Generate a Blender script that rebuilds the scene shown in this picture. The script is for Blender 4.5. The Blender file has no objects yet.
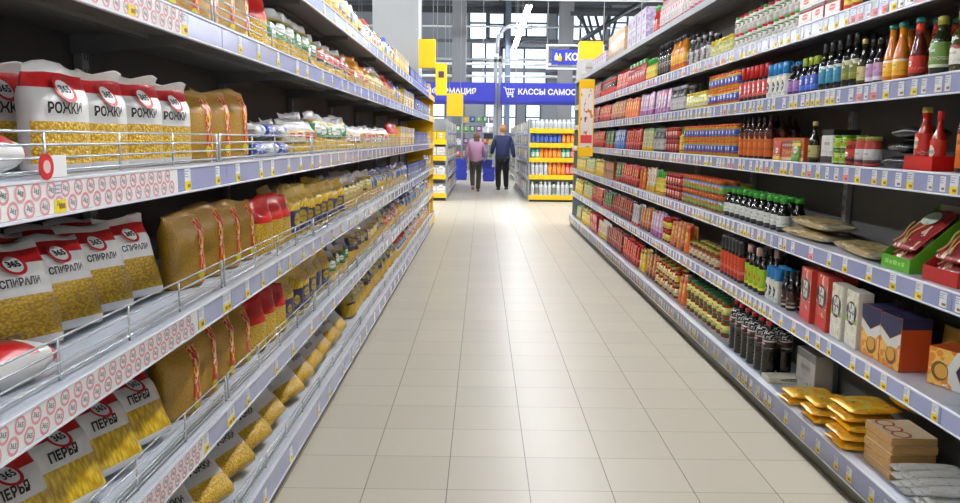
import bpy, math, random
from mathutils import Matrix, Vector, noise as mnoise
random.seed(7)
PI = math.pi
C = bpy.context.scene.collection
sc = bpy.context.scene
LAMP, EXPO = 150.0, 0.30
R = random.Random(11)

# ------------------------------------------------------------------ colours and materials
def lin(c):
    out = []
    for v in c[:3]:
        v = v / 255.0
        out.append(v / 12.92 if v <= 0.04045 else ((v + 0.055) / 1.055) ** 2.4)
    return (out[0], out[1], out[2], 1.0)

_mats = {}
def new_mat(name):
    m = bpy.data.materials.new(name); m.use_nodes = True
    nt = m.node_tree
    return m, nt, nt.nodes['Principled BSDF']

def mat(name, col, rough=0.45, metal=0.0, var=0.06, scale=9.0, bump=0.0, coat=0.0, emit=None, estr=0.0, trans=0.0, spec=0.5):
    if name in _mats: return _mats[name]
    m, nt, b = new_mat(name)
    c = lin(col)
    tc = nt.nodes.new('ShaderNodeTexCoord')
    n = nt.nodes.new('ShaderNodeTexNoise'); n.inputs['Scale'].default_value = scale; n.inputs['Detail'].default_value = 3
    nt.links.new(tc.outputs['Object'], n.inputs['Vector'])
    mx = nt.nodes.new('ShaderNodeMix'); mx.data_type = 'RGBA'
    mx.inputs[6].default_value = tuple(max(0, v * (1 - var)) for v in c[:3]) + (1,)
    mx.inputs[7].default_value = tuple(min(1, v * (1 + var)) for v in c[:3]) + (1,)
    nt.links.new(n.outputs['Fac'], mx.inputs[0])
    nt.links.new(mx.outputs[2], b.inputs['Base Color'])
    b.inputs['Roughness'].default_value = rough
    b.inputs['Metallic'].default_value = metal
    b.inputs['Specular IOR Level'].default_value = spec
    b.inputs['Coat Weight'].default_value = coat
    b.inputs['Coat Roughness'].default_value = 0.12
    if trans: b.inputs['Transmission Weight'].default_value = trans
    if bump:
        bp = nt.nodes.new('ShaderNodeBump'); bp.inputs['Strength'].default_value = bump; bp.inputs['Distance'].default_value = 0.01
        nt.links.new(n.outputs['Fac'], bp.inputs['Height']); nt.links.new(bp.outputs[0], b.inputs['Normal'])
    if emit:
        b.inputs['Emission Color'].default_value = lin(emit); b.inputs['Emission Strength'].default_value = estr
    _mats[name] = m
    return m

def film(name, col, rough=0.28, bump=0.5, scale=22.0):
    """plastic wrapping film: glossy and creased"""
    return mat(name, col, rough, var=0.10, scale=scale, bump=bump, coat=0.25)

def printed(name, base, a, b2, seed=0.0, sx=3.0, sz=4.0, rough=0.35, ta=0.56, tb=0.62, lines=True):
    """a printed pack or label: patches of two accent colours and fine rows of small dark marks"""
    if name in _mats: return _mats[name]
    m, nt, b = new_mat(name)
    N, L = nt.nodes.new, nt.links.new
    tc = N('ShaderNodeTexCoord')
    mp = N('ShaderNodeMapping'); mp.inputs['Scale'].default_value = (sx, sx, sz); mp.inputs['Location'].default_value = (seed, seed * .7, seed * 1.3)
    L(tc.outputs['Generated'], mp.inputs['Vector'])
    def mth(op, x, y=None, z=None):
        r = N('ShaderNodeMath'); r.operation = op
        for i, v in enumerate((x, y, z)):
            if v is None: continue
            if isinstance(v, (int, float)): r.inputs[i].default_value = v
            else: L(v, r.inputs[i])
        return r.outputs[0]
    def mix(fac, c0, c1):
        x = N('ShaderNodeMix'); x.data_type = 'RGBA'
        L(fac, x.inputs[0])
        if isinstance(c0, tuple): x.inputs[6].default_value = c0
        else: L(c0, x.inputs[6])
        x.inputs[7].default_value = c1
        return x.outputs[2]
    if not lines:
        n1 = N('ShaderNodeTexVoronoi'); n1.inputs['Scale'].default_value = 1.6; L(mp.outputs[0], n1.inputs['Vector'])
        n2 = N('ShaderNodeTexNoise'); n2.inputs['Scale'].default_value = 1.5; n2.inputs['Detail'].default_value = 2; L(mp.outputs[0], n2.inputs['Vector'])
        cur = mix(mth('GREATER_THAN', n1.outputs['Distance'], ta), lin(base), lin(a))
        cur = mix(mth('GREATER_THAN', n2.outputs['Fac'], tb), cur, lin(b2))
    else:
        fr = lambda v: v - math.floor(v)
        sw = N('ShaderNodeSeparateXYZ'); L(tc.outputs['Generated'], sw.inputs[0])
        gx, gz = sw.outputs[0], sw.outputs[2]
        cz, rr_, bh = .52 + .22 * fr(seed * .37), .17 + .13 * fr(seed * .71), .12 + .16 * fr(seed * .53)
        n2 = N('ShaderNodeTexNoise'); n2.inputs['Scale'].default_value = 1.2; L(mp.outputs[0], n2.inputs['Vector'])
        wob = mth('MULTIPLY_ADD', n2.outputs['Fac'], .16, -.08)
        dx = mth('ADD', mth('SUBTRACT', gx, .5), wob); dz = mth('MULTIPLY', mth('SUBTRACT', gz, cz), .8 + .5 * fr(seed * .19))
        dist = mth('SQRT', mth('ADD', mth('MULTIPLY', dx, dx), mth('MULTIPLY', dz, dz)))
        z2 = mth('ADD', gz, mth('MULTIPLY', wob, .5)) if fr(seed * .11) > .4 else gz
        band = mth('LESS_THAN', z2, bh) if fr(seed * .29) > .35 else mth('GREATER_THAN', z2, 1 - bh)
        cur = mix(band, lin(base), lin(b2))
        cur = mix(mth('LESS_THAN', dist, rr_), cur, lin(a))
        br = N('ShaderNodeTexBrick'); br.inputs['Scale'].default_value = 11.0; br.inputs['Mortar Size'].default_value = 0.035
        br.inputs['Color1'].default_value = (0, 0, 0, 1); br.inputs['Color2'].default_value = (1, 1, 1, 1); br.inputs['Mortar'].default_value = (1, 1, 1, 1)
        cb = N('ShaderNodeCombineXYZ'); L(gx, cb.inputs[0]); L(gz, cb.inputs[1]); L(cb.outputs[0], br.inputs['Vector'])
        tx = mth('MULTIPLY', mth('LESS_THAN', br.outputs['Color'], .35), mth('LESS_THAN', mth('ABSOLUTE', mth('SUBTRACT', gz, cz - rr_ - .1)), .07))
        lum = sum(base) / 3
        cur = mix(mth('MULTIPLY', tx, .8), cur, lin((40, 36, 36)) if lum > 120 else lin((232, 226, 214)))
        wd = mth('MULTIPLY', mth('LESS_THAN', mth('ABSOLUTE', mth('SUBTRACT', gz, cz)), .055), mth('LESS_THAN', mth('ABSOLUTE', mth('SUBTRACT', gx, .5)), .24))
        wv = N('ShaderNodeTexWave'); wv.inputs['Scale'].default_value = 5.5; wv.inputs['Distortion'].default_value = 3; L(tc.outputs['Generated'], wv.inputs['Vector'])
        wd = mth('MULTIPLY', wd, mth('GREATER_THAN', wv.outputs['Fac'], .45))
        cur = mix(mth('MULTIPLY', wd, .85), cur, lin(tuple(v * .3 for v in b2)) if sum(a) > 330 else lin((236, 232, 224)))
    L(cur, b.inputs['Base Color'])
    b.inputs['Roughness'].default_value = rough
    b.inputs['Coat Weight'].default_value = 0.15
    _mats[name] = m
    return m

def pasta(name, c0, c1, scale=90.0, stretch=(1, 1, 1), bump=0.8, rough=0.3):
    """pasta pieces or grain seen through clear film"""
    if name in _mats: return _mats[name]
    m, nt, b = new_mat(name)
    N, L = nt.nodes.new, nt.links.new
    tc = N('ShaderNodeTexCoord'); mp = N('ShaderNodeMapping'); mp.inputs['Scale'].default_value = stretch
    L(tc.outputs['Object'], mp.inputs['Vector'])
    v = N('ShaderNodeTexVoronoi'); v.inputs['Scale'].default_value = scale; L(mp.outputs[0], v.inputs['Vector'])
    rp = N('ShaderNodeValToRGB'); rp.color_ramp.elements[0].position = 0.1; rp.color_ramp.elements[1].position = 0.75
    rp.color_ramp.elements[0].color = lin(c1); rp.color_ramp.elements[1].color = lin(c0)
    L(v.outputs['Distance'], rp.inputs[0])
    big = N('ShaderNodeTexNoise'); big.inputs['Scale'].default_value = 14; L(tc.outputs['Object'], big.inputs['Vector'])
    L(rp.outputs[0], b.inputs['Base Color'])
    bp = N('ShaderNodeBump'); bp.inputs['Strength'].default_value = bump; bp.inputs['Distance'].default_value = 0.004; bp.invert = True
    L(v.outputs['Distance'], bp.inputs['Height'])
    bp2 = N('ShaderNodeBump'); bp2.inputs['Strength'].default_value = 0.5; bp2.inputs['Distance'].default_value = 0.01
    L(big.outputs['Fac'], bp2.inputs['Height']); L(bp.outputs[0], bp2.inputs['Normal'])
    L(bp2.outputs[0], b.inputs['Normal'])
    b.inputs['Roughness'].default_value = rough; b.inputs['Coat Weight'].default_value = 0.5; b.inputs['Coat Roughness'].default_value = 0.15
    L(bp2.outputs[0], b.inputs['Coat Normal'])
    _mats[name] = m
    return m

W_FILM = film('white_film', (232, 230, 226), bump=0.35)
R_FILM = film('red_film', (205, 30, 34), bump=0.35)
WHITE = mat('white_print', (240, 240, 238), 0.4, var=.02)
BLACK = mat('black_print', (26, 26, 28), 0.4, var=.02)
RED = mat('red_print', (205, 40, 44), 0.4, var=.02)
PINK = mat('pink_print', (228, 158, 166), 0.4, var=.02)
YEL = mat('yellow_print', (250, 208, 20), 0.4, var=.02)
PASTA_R = pasta('macaroni', (192, 142, 6), (248, 210, 56), 150)
PASTA_P = pasta('penne', (196, 150, 8), (248, 216, 60), 120, (1.0, 1.0, .33))
PASTA_S = pasta('spirals', (186, 138, 8), (244, 206, 54), 120, (1, 1, 1.5))
GRAIN = pasta('grain', (164, 118, 26), (206, 162, 52), 320, bump=.3, rough=.35)
VERMI = pasta('vermicelli', (200, 150, 14), (246, 214, 84), 150, (1, 1, .25))
TAG_W = mat('tag_paper', (228, 230, 235), .5, var=.03)
TAG_Y = mat('tag_yellow', (240, 214, 40), .5, var=.03)
TAG_R = mat('tag_pink', (232, 130, 140), .5, var=.03)
TAG_G = mat('tag_print', (164, 166, 180), .5)
STEEL = mat('shelf_steel', (206, 212, 224), .38, var=.03, scale=4)
SHADED_STEEL = mat('shelf_steel_shaded', (120, 120, 120), .55, var=.05, scale=4)  # darker copy of the shelf steel: shade painted in under the plates
PANEL = mat('back_panel', (86, 86, 84), .6, var=.06, scale=3)
POST = mat('post_grey', (150, 152, 154), .45, var=.04)
RAIL = mat('rail_plastic', (160, 167, 206), .22, var=.05, scale=3, coat=.3)
RAILLIP = mat('rail_lip', (226, 228, 236), .3, var=.02)
WIRE = mat('chrome_wire', (214, 218, 220), .25, metal=.55, var=.03)
KICK = mat('kick_plate', (112, 110, 96), .5, var=.08, scale=6)
YRAIL = mat('yellow_rail', (246, 196, 16), .35, var=.04)
GREYM = mat('grey_metal', (150, 154, 160), .4, var=.05)

# ------------------------------------------------------------------ mesh building
class MB:
    def __init__(s): s.v = []; s.f = []; s.m = []; s.mats = []; s.sm = []
    def mi(s, m):
        if m not in s.mats: s.mats.append(m)
        return s.mats.index(m)
    def add(s, vs, fs, m, smooth=False, M=None):
        o = len(s.v); i = s.mi(m)
        s.v += [tuple(M @ Vector(v)) if M else tuple(v) for v in vs]
        for f in fs:
            s.f.append(tuple(o + k for k in f)); s.m.append(i); s.sm.append(smooth)
        return s
    def join(s, o):
        off = len(s.v); s.v += o.v
        for f, k, sm in zip(o.f, o.m, o.sm):
            s.f.append(tuple(off + q for q in f)); s.m.append(s.mi(o.mats[k])); s.sm.append(sm)
        return s
    def box(s, x0, x1, y0, y1, z0, z1, m, M=None):
        vs = [(x0,y0,z0),(x1,y0,z0),(x1,y1,z0),(x0,y1,z0),(x0,y0,z1),(x1,y0,z1),(x1,y1,z1),(x0,y1,z1)]
        return s.add(vs, [(0,3,2,1),(4,5,6,7),(0,1,5,4),(1,2,6,5),(2,3,7,6),(3,0,4,7)], m, False, M)
    def bbox(s, x0, x1, y0, y1, z0, z1, m, r=.004, M=None):
        """box with chamfered edges"""
        r = min(r, (x1-x0)*.4, (y1-y0)*.4, (z1-z0)*.4)
        vs = []; idx = {}
        X = (x0, x1); Y = (y0, y1); Z = (z0, z1)
        def p(i, j, k, ax):
            key = (i, j, k, ax)
            if key not in idx:
                c = [X[i], Y[j], Z[k]]
                sg = [1 if i == 0 else -1, 1 if j == 0 else -1, 1 if k == 0 else -1]
                for a in range(3):
                    if a != ax: c[a] += sg[a] * r
                idx[key] = len(vs); vs.append(tuple(c))
            return idx[key]
        fs = []
        for i in (0, 1):
            f = [p(i,0,0,0), p(i,1,0,0), p(i,1,1,0), p(i,0,1,0)]; fs.append(f if i else f[::-1])
            f = [p(0,i,0,1), p(0,i,1,1), p(1,i,1,1), p(1,i,0,1)]; fs.append(f if i else f[::-1])
            f = [p(0,0,i,2), p(1,0,i,2), p(1,1,i,2), p(0,1,i,2)]; fs.append(f if i else f[::-1])
        for i in (0, 1):
            for j in (0, 1):
                fl = (i + j) % 2
                f = [p(i,j,0,0), p(i,j,0,1), p(i,j,1,1), p(i,j,1,0)]; fs.append(f if not fl else f[::-1])
                f = [p(i,0,j,0), p(i,1,j,0), p(i,1,j,2), p(i,0,j,2)]; fs.append(f if not fl else f[::-1])
                f = [p(0,i,j,1), p(0,i,j,2), p(1,i,j,2), p(1,i,j,1)]; fs.append(f if not fl else f[::-1])
        for i in (0, 1):
            for j in (0, 1):
                for k in (0, 1):
                    f = [p(i,j,k,0), p(i,j,k,1), p(i,j,k,2)]; fs.append(f if (i+j+k) % 2 else f[::-1])
        return s.add(vs, fs, m, False, M)
    def lathe(s, prof, m, n=14, M=None, ang=None, smooth=True):
        """prof: list of (radius, z)"""
        vs = []; fs = []
        full = ang is None
        a0, a1 = (0, 2 * PI) if full else ang
        cnt = n if full else n + 1
        for r, z in prof:
            for k in range(cnt):
                a = a0 + (a1 - a0) * k / n
                vs.append((r * math.cos(a), r * math.sin(a), z))
        for i in range(len(prof) - 1):
            for k in range(n):
                k2 = (k + 1) % cnt
                fs.append((i*cnt+k, i*cnt+k2, (i+1)*cnt+k2, (i+1)*cnt+k))
        if full:
            if prof[0][0] > 1e-6: fs.append(tuple(range(cnt))[::-1])
            if prof[-1][0] > 1e-6: fs.append(tuple((len(prof)-1)*cnt + k for k in range(cnt)))
        return s.add(vs, fs, m, smooth, M)
    def tube(s, pts, r, m, n=6, closed=False):
        pts = [Vector(p) for p in pts]
        vs = []; fs = []
        L = len(pts)
        for i, p in enumerate(pts):
            a = pts[max(0, i - 1)]; b = pts[min(L - 1, i + 1)]
            d = (b - a).normalized()
            up = Vector((0, 0, 1)) if abs(d.z) < .9 else Vector((1, 0, 0))
            u = d.cross(up).normalized(); w = d.cross(u)
            for k in range(n):
                t = 2 * PI * k / n
                vs.append(tuple(p + r * (math.cos(t) * u + math.sin(t) * w)))
        for i in range(L - 1):
            for k in range(n):
                k2 = (k + 1) % n
                fs.append((i*n+k, i*n+k2, (i+1)*n+k2, (i+1)*n+k))
        fs.append(tuple(range(n))[::-1]); fs.append(tuple((L-1)*n + k for k in range(n)))
        return s.add(vs, fs, m, True)
    def mesh(s, name):
        me = bpy.data.meshes.new(name)
        me.from_pydata(s.v, [], s.f)
        for mm in s.mats: me.materials.append(mm)
        me.polygons.foreach_set('material_index', s.m)
        me.polygons.foreach_set('use_smooth', s.sm)
        me.update()
        return me

def obj(name, me, parent=None, loc=None, rot=None):
    if isinstance(me, MB): me = me.mesh(name)
    o = bpy.data.objects.new(name, me); C.objects.link(o)
    if parent: o.parent = parent
    if loc: o.location = loc
    if rot: o.rotation_euler = rot
    return o
def tag(o, label, cat, group=None, kind=None):
    o['label'] = label; o['category'] = cat
    if group: o['group'] = group
    if kind: o['kind'] = kind
    return o
def empty(name, loc=(0, 0, 0), rot=(0, 0, 0)):
    o = bpy.data.objects.new(name, None); C.objects.link(o); o.empty_display_size = .05
    o.location = loc; o.rotation_euler = rot
    return o
def struct(name, mb, label=None):
    o = obj(name, mb); o['kind'] = 'structure'
    return o

_txt = {}
def text_raw(s, size=1.0, bold=.0):
    """text as triangles in the XZ plane, centred, facing -Y: (verts, faces)"""
    key = (s, bold)
    if key not in _txt:
        cu = bpy.data.curves.new('t', 'FONT'); cu.body = s; cu.size = 1; cu.align_x = 'CENTER'; cu.align_y = 'CENTER'; cu.offset = bold; cu.resolution_u = 2
        o = bpy.data.objects.new('t', cu); C.objects.link(o)
        dg = bpy.context.evaluated_depsgraph_get(); dg.update()
        me = bpy.data.meshes.new_from_object(o.evaluated_get(dg))
        _txt[key] = ([(v.co.x, 0, v.co.y) for v in me.vertices], [tuple(p.vertices) for p in me.polygons])
        bpy.data.objects.remove(o); bpy.data.curves.remove(cu); bpy.data.meshes.remove(me)
    vs, fs = _txt[key]
    return [(x * size, y, z * size) for x, y, z in vs], fs
def add_text(mb, s, size, m, at, surf=None, bold=.02, sx=1.0, off=.0015, rot=0.0):
    vs, fs = text_raw(s, size, bold)
    out = []
    for x, y, z in vs:
        x *= sx
        x, z = x * math.cos(rot) - z * math.sin(rot), x * math.sin(rot) + z * math.cos(rot)
        X, Z = x + at[0], z + at[2]
        Y = (surf(X, Z) - off) if surf else at[1]
        out.append((X, Y, Z))
    mb.add(out, fs, m)
def add_disc(mb, r0, r1, m, at, surf=None, off=.001, n=20, sx=1.0):
    vs = []; fs = []
    rings = [r0, (r0 + r1) / 2, r1]
    for r in rings:
        for k in range(n):
            a = 2 * PI * k / n
            X, Z = at[0] + r * math.cos(a) * sx, at[2] + r * math.sin(a)
            vs.append((X, (surf(X, Z) - off) if surf else at[1], Z))
    for j in range(2):
        for k in range(n):
            k2 = (k + 1) % n
            fs.append((j*n+k, j*n+k2, (j+1)*n+k2, (j+1)*n+k))
    mb.add(vs, fs, m, True)

# ------------------------------------------------------------------ product shapes (front faces -Y, base at z=0)
class Bag:
    """upright pillow bag: superellipse sections, pinched to a flat fin at the top"""
    def __init__(s, w, d, h, seed=0, wr=.0035, fin=.10, flop=.0, skew=0.0):
        s.w, s.d, s.h, s.seed, s.wr, s.fin, s.flop, s.skew = w, d, h, seed, wr, fin, flop, skew
    def ab(s, v):
        f = 1 - s.fin
        if v < .08: b = .72 + .28 * math.sin(v / .08 * PI / 2)
        elif v < f * .72: b = 1.0
        elif v < f: t = (v - f * .72) / (f * .28); b = 1 - .93 * t * t * (3 - 2 * t) * .99
        else: b = .07
        a = 1.0 - .05 * math.sin(v * PI) if v < f else 1.0 - .03
        if v < .05: a *= .94 + .06 * v / .05
        return a * s.w / 2, max(b * s.d / 2, .002)
    def pt(s, u, v, off=0.0):
        a, b = s.ab(v)
        n = 2.6
        c, q = math.cos(u), math.sin(u)
        x = a * math.copysign(abs(c) ** (2 / n), c); y = b * math.copysign(abs(q) ** (2 / n), q)
        z = v * s.h
        w = mnoise.noise(Vector((x * 22 + s.seed * 3.1, y * 22, z * 16))) * s.wr * (1.0 if b > .01 else 1.6)
        rr = math.hypot(x, y) + 1e-6
        x += x / rr * w; y += y / rr * w
        if v > 1 - s.fin * 1.5:
            t = (v - (1 - s.fin * 1.5)) / (s.fin * 1.5)
            y += s.flop * t * t + .006 * math.sin(x * 60 + s.seed) * t
            z -= abs(s.flop) * .35 * t * t
            x += s.skew * t * t
            z += .008 * math.sin(x * 38 + s.seed * 2) * t
        return (x, y - (off if q < 0 else -off), z)
    def patch(s, mb, v0, v1, m, u0=0, u1=2 * PI, nu=22, nv=None, off=0.0, cap0=False, cap1=False):
        nv = nv or max(2, int((v1 - v0) * 16))
        full = abs(u1 - u0 - 2 * PI) < 1e-4
        cnt = nu if full else nu + 1
        vs = [s.pt(u0 + (u1 - u0) * k / nu, v0 + (v1 - v0) * j / nv, off) for j in range(nv + 1) for k in range(cnt)]
        fs = [(j*cnt+k, j*cnt+(k+1) % cnt, (j+1)*cnt+(k+1) % cnt, (j+1)*cnt+k) for j in range(nv) for k in range(nu)]
        if cap0: fs.append(tuple(range(cnt))[::-1])
        if cap1: fs.append(tuple(nv*cnt+k for k in range(cnt)))
        mb.add(vs, fs, m, True)
    def front(s, x, z):
        v = min(max(z / s.h, 0), 1)
        a, b = s.ab(v)
        t = min(abs(x / a), .98)
        y = -b * (1 - t ** 2.6) ** (1 / 2.6)
        w = mnoise.noise(Vector((x * 22 + s.seed * 3.1, y * 22, z * 16))) * s.wr
        return y - abs(w) * 1.0

def bag365(word, pm, seed, w=.175, d=.085, h=.235, flop=-.012, skew=0.0):
    """white bag with red band, roundel, black word and a pasta window"""
    B = Bag(w, d, h, seed, fin=.10, flop=flop, skew=skew)
    body = MB(); B.patch(body, 0, .08, W_FILM, cap0=True); B.patch(body, .46, .76, W_FILM)
    B.patch(body, .08, .46, W_FILM, -.25, PI + .25, nu=14)
    win = MB(); B.patch(win, .08, .46, pm, PI + .25, 2 * PI - .25, nu=14, nv=8)
    band = MB(); B.patch(band, .76, .90, R_FILM)
    seal = MB(); B.patch(seal, .90, 1.0, W_FILM, nv=4, cap1=True)
    rd = MB(); zc = .75 * h; xc = -.004
    y0_ = B.front(xc, zc); gx = (B.front(xc + .015, zc) - B.front(xc - .015, zc)) / .03 * .6; gz = (B.front(xc, zc + .015) - B.front(xc, zc - .015)) / .03 * .8
    pl = lambda x, z: y0_ + gx * (x - xc) + gz * (z - zc) - .003
    add_disc(rd, .020, .027, RED, (xc, 0, zc), pl, off=.003)
    add_disc(rd, .0001, .020, WHITE, (xc, 0, zc), pl, off=.003)
    add_text(rd, '365', .021, BLACK, (xc, 0, zc), pl, off=.0045, bold=.03)
    lt = MB(); add_text(lt, word, .030 if len(word) < 6 else .023, BLACK, (-.017 if len(word) < 6 else -.006, 0, .575 * h), B.front, off=.0075, bold=.035, sx=.78)
    return [('body', body), ('pasta_window', win), ('red_band', band), ('top_seal', seal), ('roundel', rd), ('lettering', lt)]

def tanbag(seed, w=.165, d=.10, h=.25):
    B = Bag(w, d, h, seed, wr=.004, fin=.05, flop=.015)
    body = MB(); B.patch(body, 0, .93, GRAIN, cap0=True)
    seal = MB(); B.patch(seal, .93, 1.0, film('tan_seal', (190, 150, 84)), nv=3, cap1=True)
    lb = MB(); B.patch(lb, .06, .90, printed('red_stripe_print', (206, 30, 26), (232, 190, 60), (230, 214, 170), 2.1, 3, 5, ta=.62, tb=.60, lines=False), 2*PI - 1.30, 2*PI - .30, nu=8, nv=12, off=.0016)
    bd = MB(); add_disc(bd, .0001, .015, mat('badge_lime', (214, 206, 30), .4), (.034, 0, .16 * h), B.front, off=.004)
    return [('body', body), ('printed_stripe', lb), ('top_seal', seal), ('badge', bd)]

def clearbag(pm, top, lab, seed, w=.15, d=.085, h=.25, labv=(.38, .74), fin=.14, topv=.80, lw=1.0):
    """see-through bag of pasta with an empty film top and a printed patch"""
    B = Bag(w, d, h, seed, wr=.005, fin=fin, flop=.012)
    body = MB(); B.patch(body, 0, topv, pm, cap0=True)
    seal = MB(); B.patch(seal, topv, 1.0, top, nv=6, cap1=True)
    out = [('body', body), ('film_top', seal)]
    if lab:
        l = MB(); B.patch(l, labv[0], labv[1], lab, 1.5*PI - lw, 1.5*PI + lw, nu=10, off=.0016); out.append(('printed_patch', l))
    return out

def pillow(w, d, h, m, seed, endm=None, patch=None, word=None):
    """bag lying flat: w along x, d along y, h high, flat fins at both x ends"""
    def pt(u, v, off=0):
        s_ = math.sin(v * PI) ** .36 if 0 < v < 1 else 0
        x = (v - .5) * w
        b = d / 2 * (.86 + .14 * s_); c = max(h / 2 * s_, .002)
        n = 2.8; cu, su = math.cos(u), math.sin(u)
        y = b * math.copysign(abs(cu) ** (2 / n), cu); z = c * math.copysign(abs(su) ** (2 / n), su)
        k = mnoise.noise(Vector((x * 18 + seed * 2.3, y * 18, z * 18))) * h * .11
        return (x, y, h / 2 + z + (k if z > 0 else 0) + (off if z > 0 else 0))
    def pat(mb, u0, u1, v0, v1, mm, nu, nv, full, off=0):
        cnt = nu if full else nu + 1
        vs = [pt(u0 + (u1-u0)*k/nu, v0 + (v1-v0)*j/nv, off) for j in range(nv+1) for k in range(cnt)]
        mb.add(vs, [(j*cnt+k, (j+1)*cnt+k, (j+1)*cnt+(k+1) % cnt, j*cnt+(k+1) % cnt) for j in range(nv) for k in range(nu)], mm, True)
    e = endm or m
    body = MB(); pat(body, 0, 2*PI, .09, .91, m, 18, 12, True)
    f1, f2 = MB(), MB()
    pat(f1, 0, 2*PI, 0, .09, e, 18, 3, True); pat(f2, 0, 2*PI, .91, 1, e, 18, 3, True)
    out = [('body', body), ('end_seal', f1), ('end_seal', f2)]
    if patch:
        p = MB(); pat(p, .35, PI - .35, .25, .75, patch, 8, 6, False, .002); out.append(('printed_patch', p))
    return out

def bottle(Rr, H, body, cap, label, sh=.58, nz=.78, nr=.36, lz=(.12, .5), capz=.9, capr=None, nlab=None, n=16):
    b = MB(); c = MB(); l = MB()
    zc = H * capz
    b.lathe([(Rr*.86, 0), (Rr, H*.02), (Rr, H*sh), (Rr*.93, H*(sh+.04)), (Rr*(nr+.22), H*(sh+(nz-sh)*.6)), (Rr*nr, H*nz), (Rr*nr, zc)], body, n)
    cr = capr or Rr * nr * 1.22
    c.lathe([(cr, zc), (cr, H*.985), (cr*.85, H)], cap, n)
    out = [('body', b), ('cap', c)]
    if label:
        l.lathe([(Rr+.0008, H*lz[0]), (Rr+.0012, H*(lz[0]+.01)), (Rr+.0012, H*(lz[1]-.01)), (Rr+.0008, H*lz[1])], label, n)
        out.append(('label', l))
    if nlab:
        q = MB(); q.lathe([(Rr*nr+.001, H*(nz+.01)), (Rr*nr+.001, zc-.002)], nlab, n); out.append(('neck_label', q))
    return out

def jar(Rr, H, body, lid, label, lz=(.18, .68), lidh=.14, lr=.92, n=16):
    b = MB(); c = MB(); l = MB()
    zl = H * (1 - lidh)
    b.lathe([(Rr*.88, 0), (Rr, H*.06), (Rr, H*.74), (Rr*.84, zl - H*.02), (Rr*.84, zl)], body, n)
    c.lathe([(Rr*lr, zl), (Rr*lr, H*.98), (Rr*lr*.94, H)], lid, n)
    l.lathe([(Rr+.001, H*lz[0]), (Rr+.001, H*lz[1])], label, n)
    return [('body', b), ('lid', c), ('label', l)]

def pouch(w, d, h, m, top, spout=None, seed=0, lab=None):
    """stand-up pouch: wide gusset at the foot, flat sealed top"""
    def pt(u, v, off=0):
        a = w / 2 * (1 - .04 * math.sin(v * PI)); b = d / 2 * (1 - v) ** .7 + .0018
        n = 2.4; c, q = math.cos(u), math.sin(u)
        x = a * math.copysign(abs(c) ** (2/n), c); y = b * math.copysign(abs(q) ** (2/n), q)
        k = mnoise.noise(Vector((x * 25 + seed, y * 25, v * 5))) * .002
        return (x + k, y + k - off, v * h)
    def pat(mb, v0, v1, mm, nv, u0=0, u1=2*PI, nu=16, off=0, caps=(0, 0)):
        full = u1 - u0 > 6.2
        cnt = nu if full else nu + 1
        vs = [pt(u0+(u1-u0)*k/nu, v0+(v1-v0)*j/nv, off) for j in range(nv+1) for k in range(cnt)]
        fs = [(j*cnt+k, j*cnt+(k+1) % cnt, (j+1)*cnt+(k+1) % cnt, (j+1)*cnt+k) for j in range(nv) for k in range(nu)]
        if caps[0]: fs.append(tuple(range(cnt))[::-1])
        if caps[1]: fs.append(tuple(nv*cnt+k for k in range(cnt)))
        mb.add(vs, fs, mm, True)
    b = MB(); pat(b, 0, .9, m, 8, caps=(1, 0))
    t = MB(); pat(t, .9, 1, top, 2, caps=(0, 1))
    out = [('body', b), ('top_seal', t)]
    if lab:
        l = MB(); pat(l, .2, .72, lab, 5, 1.5*PI-.9, 1.5*PI+.9, 8, .0015); out.append(('printed_patch', l))
    if spout:
        c = MB(); c.lathe([(.006, h), (.006, h+.006), (.010, h+.006), (.010, h+.022), (.008, h+.024)], spout, 10); out.append(('cap', c))
    return out

def carton(w, d, h, body, front, top=None, r=.002):
    b = MB(); b.bbox(-w/2, w/2, -d/2, d/2, 0, h, body, r)
    f = MB(); f.box(-w/2+.002, w/2-.002, -d/2-.0012, -d/2, .003, h-.003, front)
    out = [('body', b), ('printed_front', f)]
    if top:
        t = MB(); t.box(-w/2+.002, w/2-.002, -d/2+.002, d/2-.002, h, h+.0012, top); out.append(('printed_top', t))
    return out

# ------------------------------------------------------------------ catalogue and placing
class Proto:
    def __init__(s, name, cat, parts, size):
        s.name, s.cat, s.size = name, cat, size
        s.parts = [(n, mb.mesh(n)) for n, mb in parts]
        j = MB()
        for n, mb in parts: j.join(mb)
        s.whole = j.mesh(name)
def place(P, loc, rz, label, group=None, near=True, rx=0.0, ry=0.0, sc_=None):
    rot = (rx, ry, rz)
    if near and len(P.parts) > 1:
        o = empty(P.name, loc, rot)
        for n, me in P.parts: obj(n, me, o)
    else:
        o = obj(P.name, P.whole, None, loc, rot)
    if sc_: o.scale = sc_
    return tag(o, label, P.cat, group)

_u = ['', 'first', 'second', 'third', 'fourth', 'fifth', 'sixth', 'seventh', 'eighth', 'ninth', 'tenth', 'eleventh', 'twelfth', 'thirteenth',
      'fourteenth', 'fifteenth', 'sixteenth', 'seventeenth', 'eighteenth', 'nineteenth']
_t = {2: 'twenty', 3: 'thirty', 4: 'forty', 5: 'fifty', 6: 'sixty', 7: 'seventy', 8: 'eighty', 9: 'ninety'}
def ordn(n):
    if n < 20: return _u[n]
    a, b = divmod(n, 10)
    return _t[a] + '-' + _u[b] if b else _t[a][:-1] + 'ieth'
F = 784.0; XV = 482.5
class Side:
    def __init__(s, sign, xf, levels, zs, tops):
        s.sign, s.xf, s.levels, s.zs = sign, xf, levels, zs
        s.cnt = {}; s.tot = {}
PASTA_LV = ['floor-level pasta shelf', 'knee-high pasta shelf', 'waist-high pasta shelf', 'chest-high pasta shelf', 'overhead pasta shelf', 'topmost pasta shelf']
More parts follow.
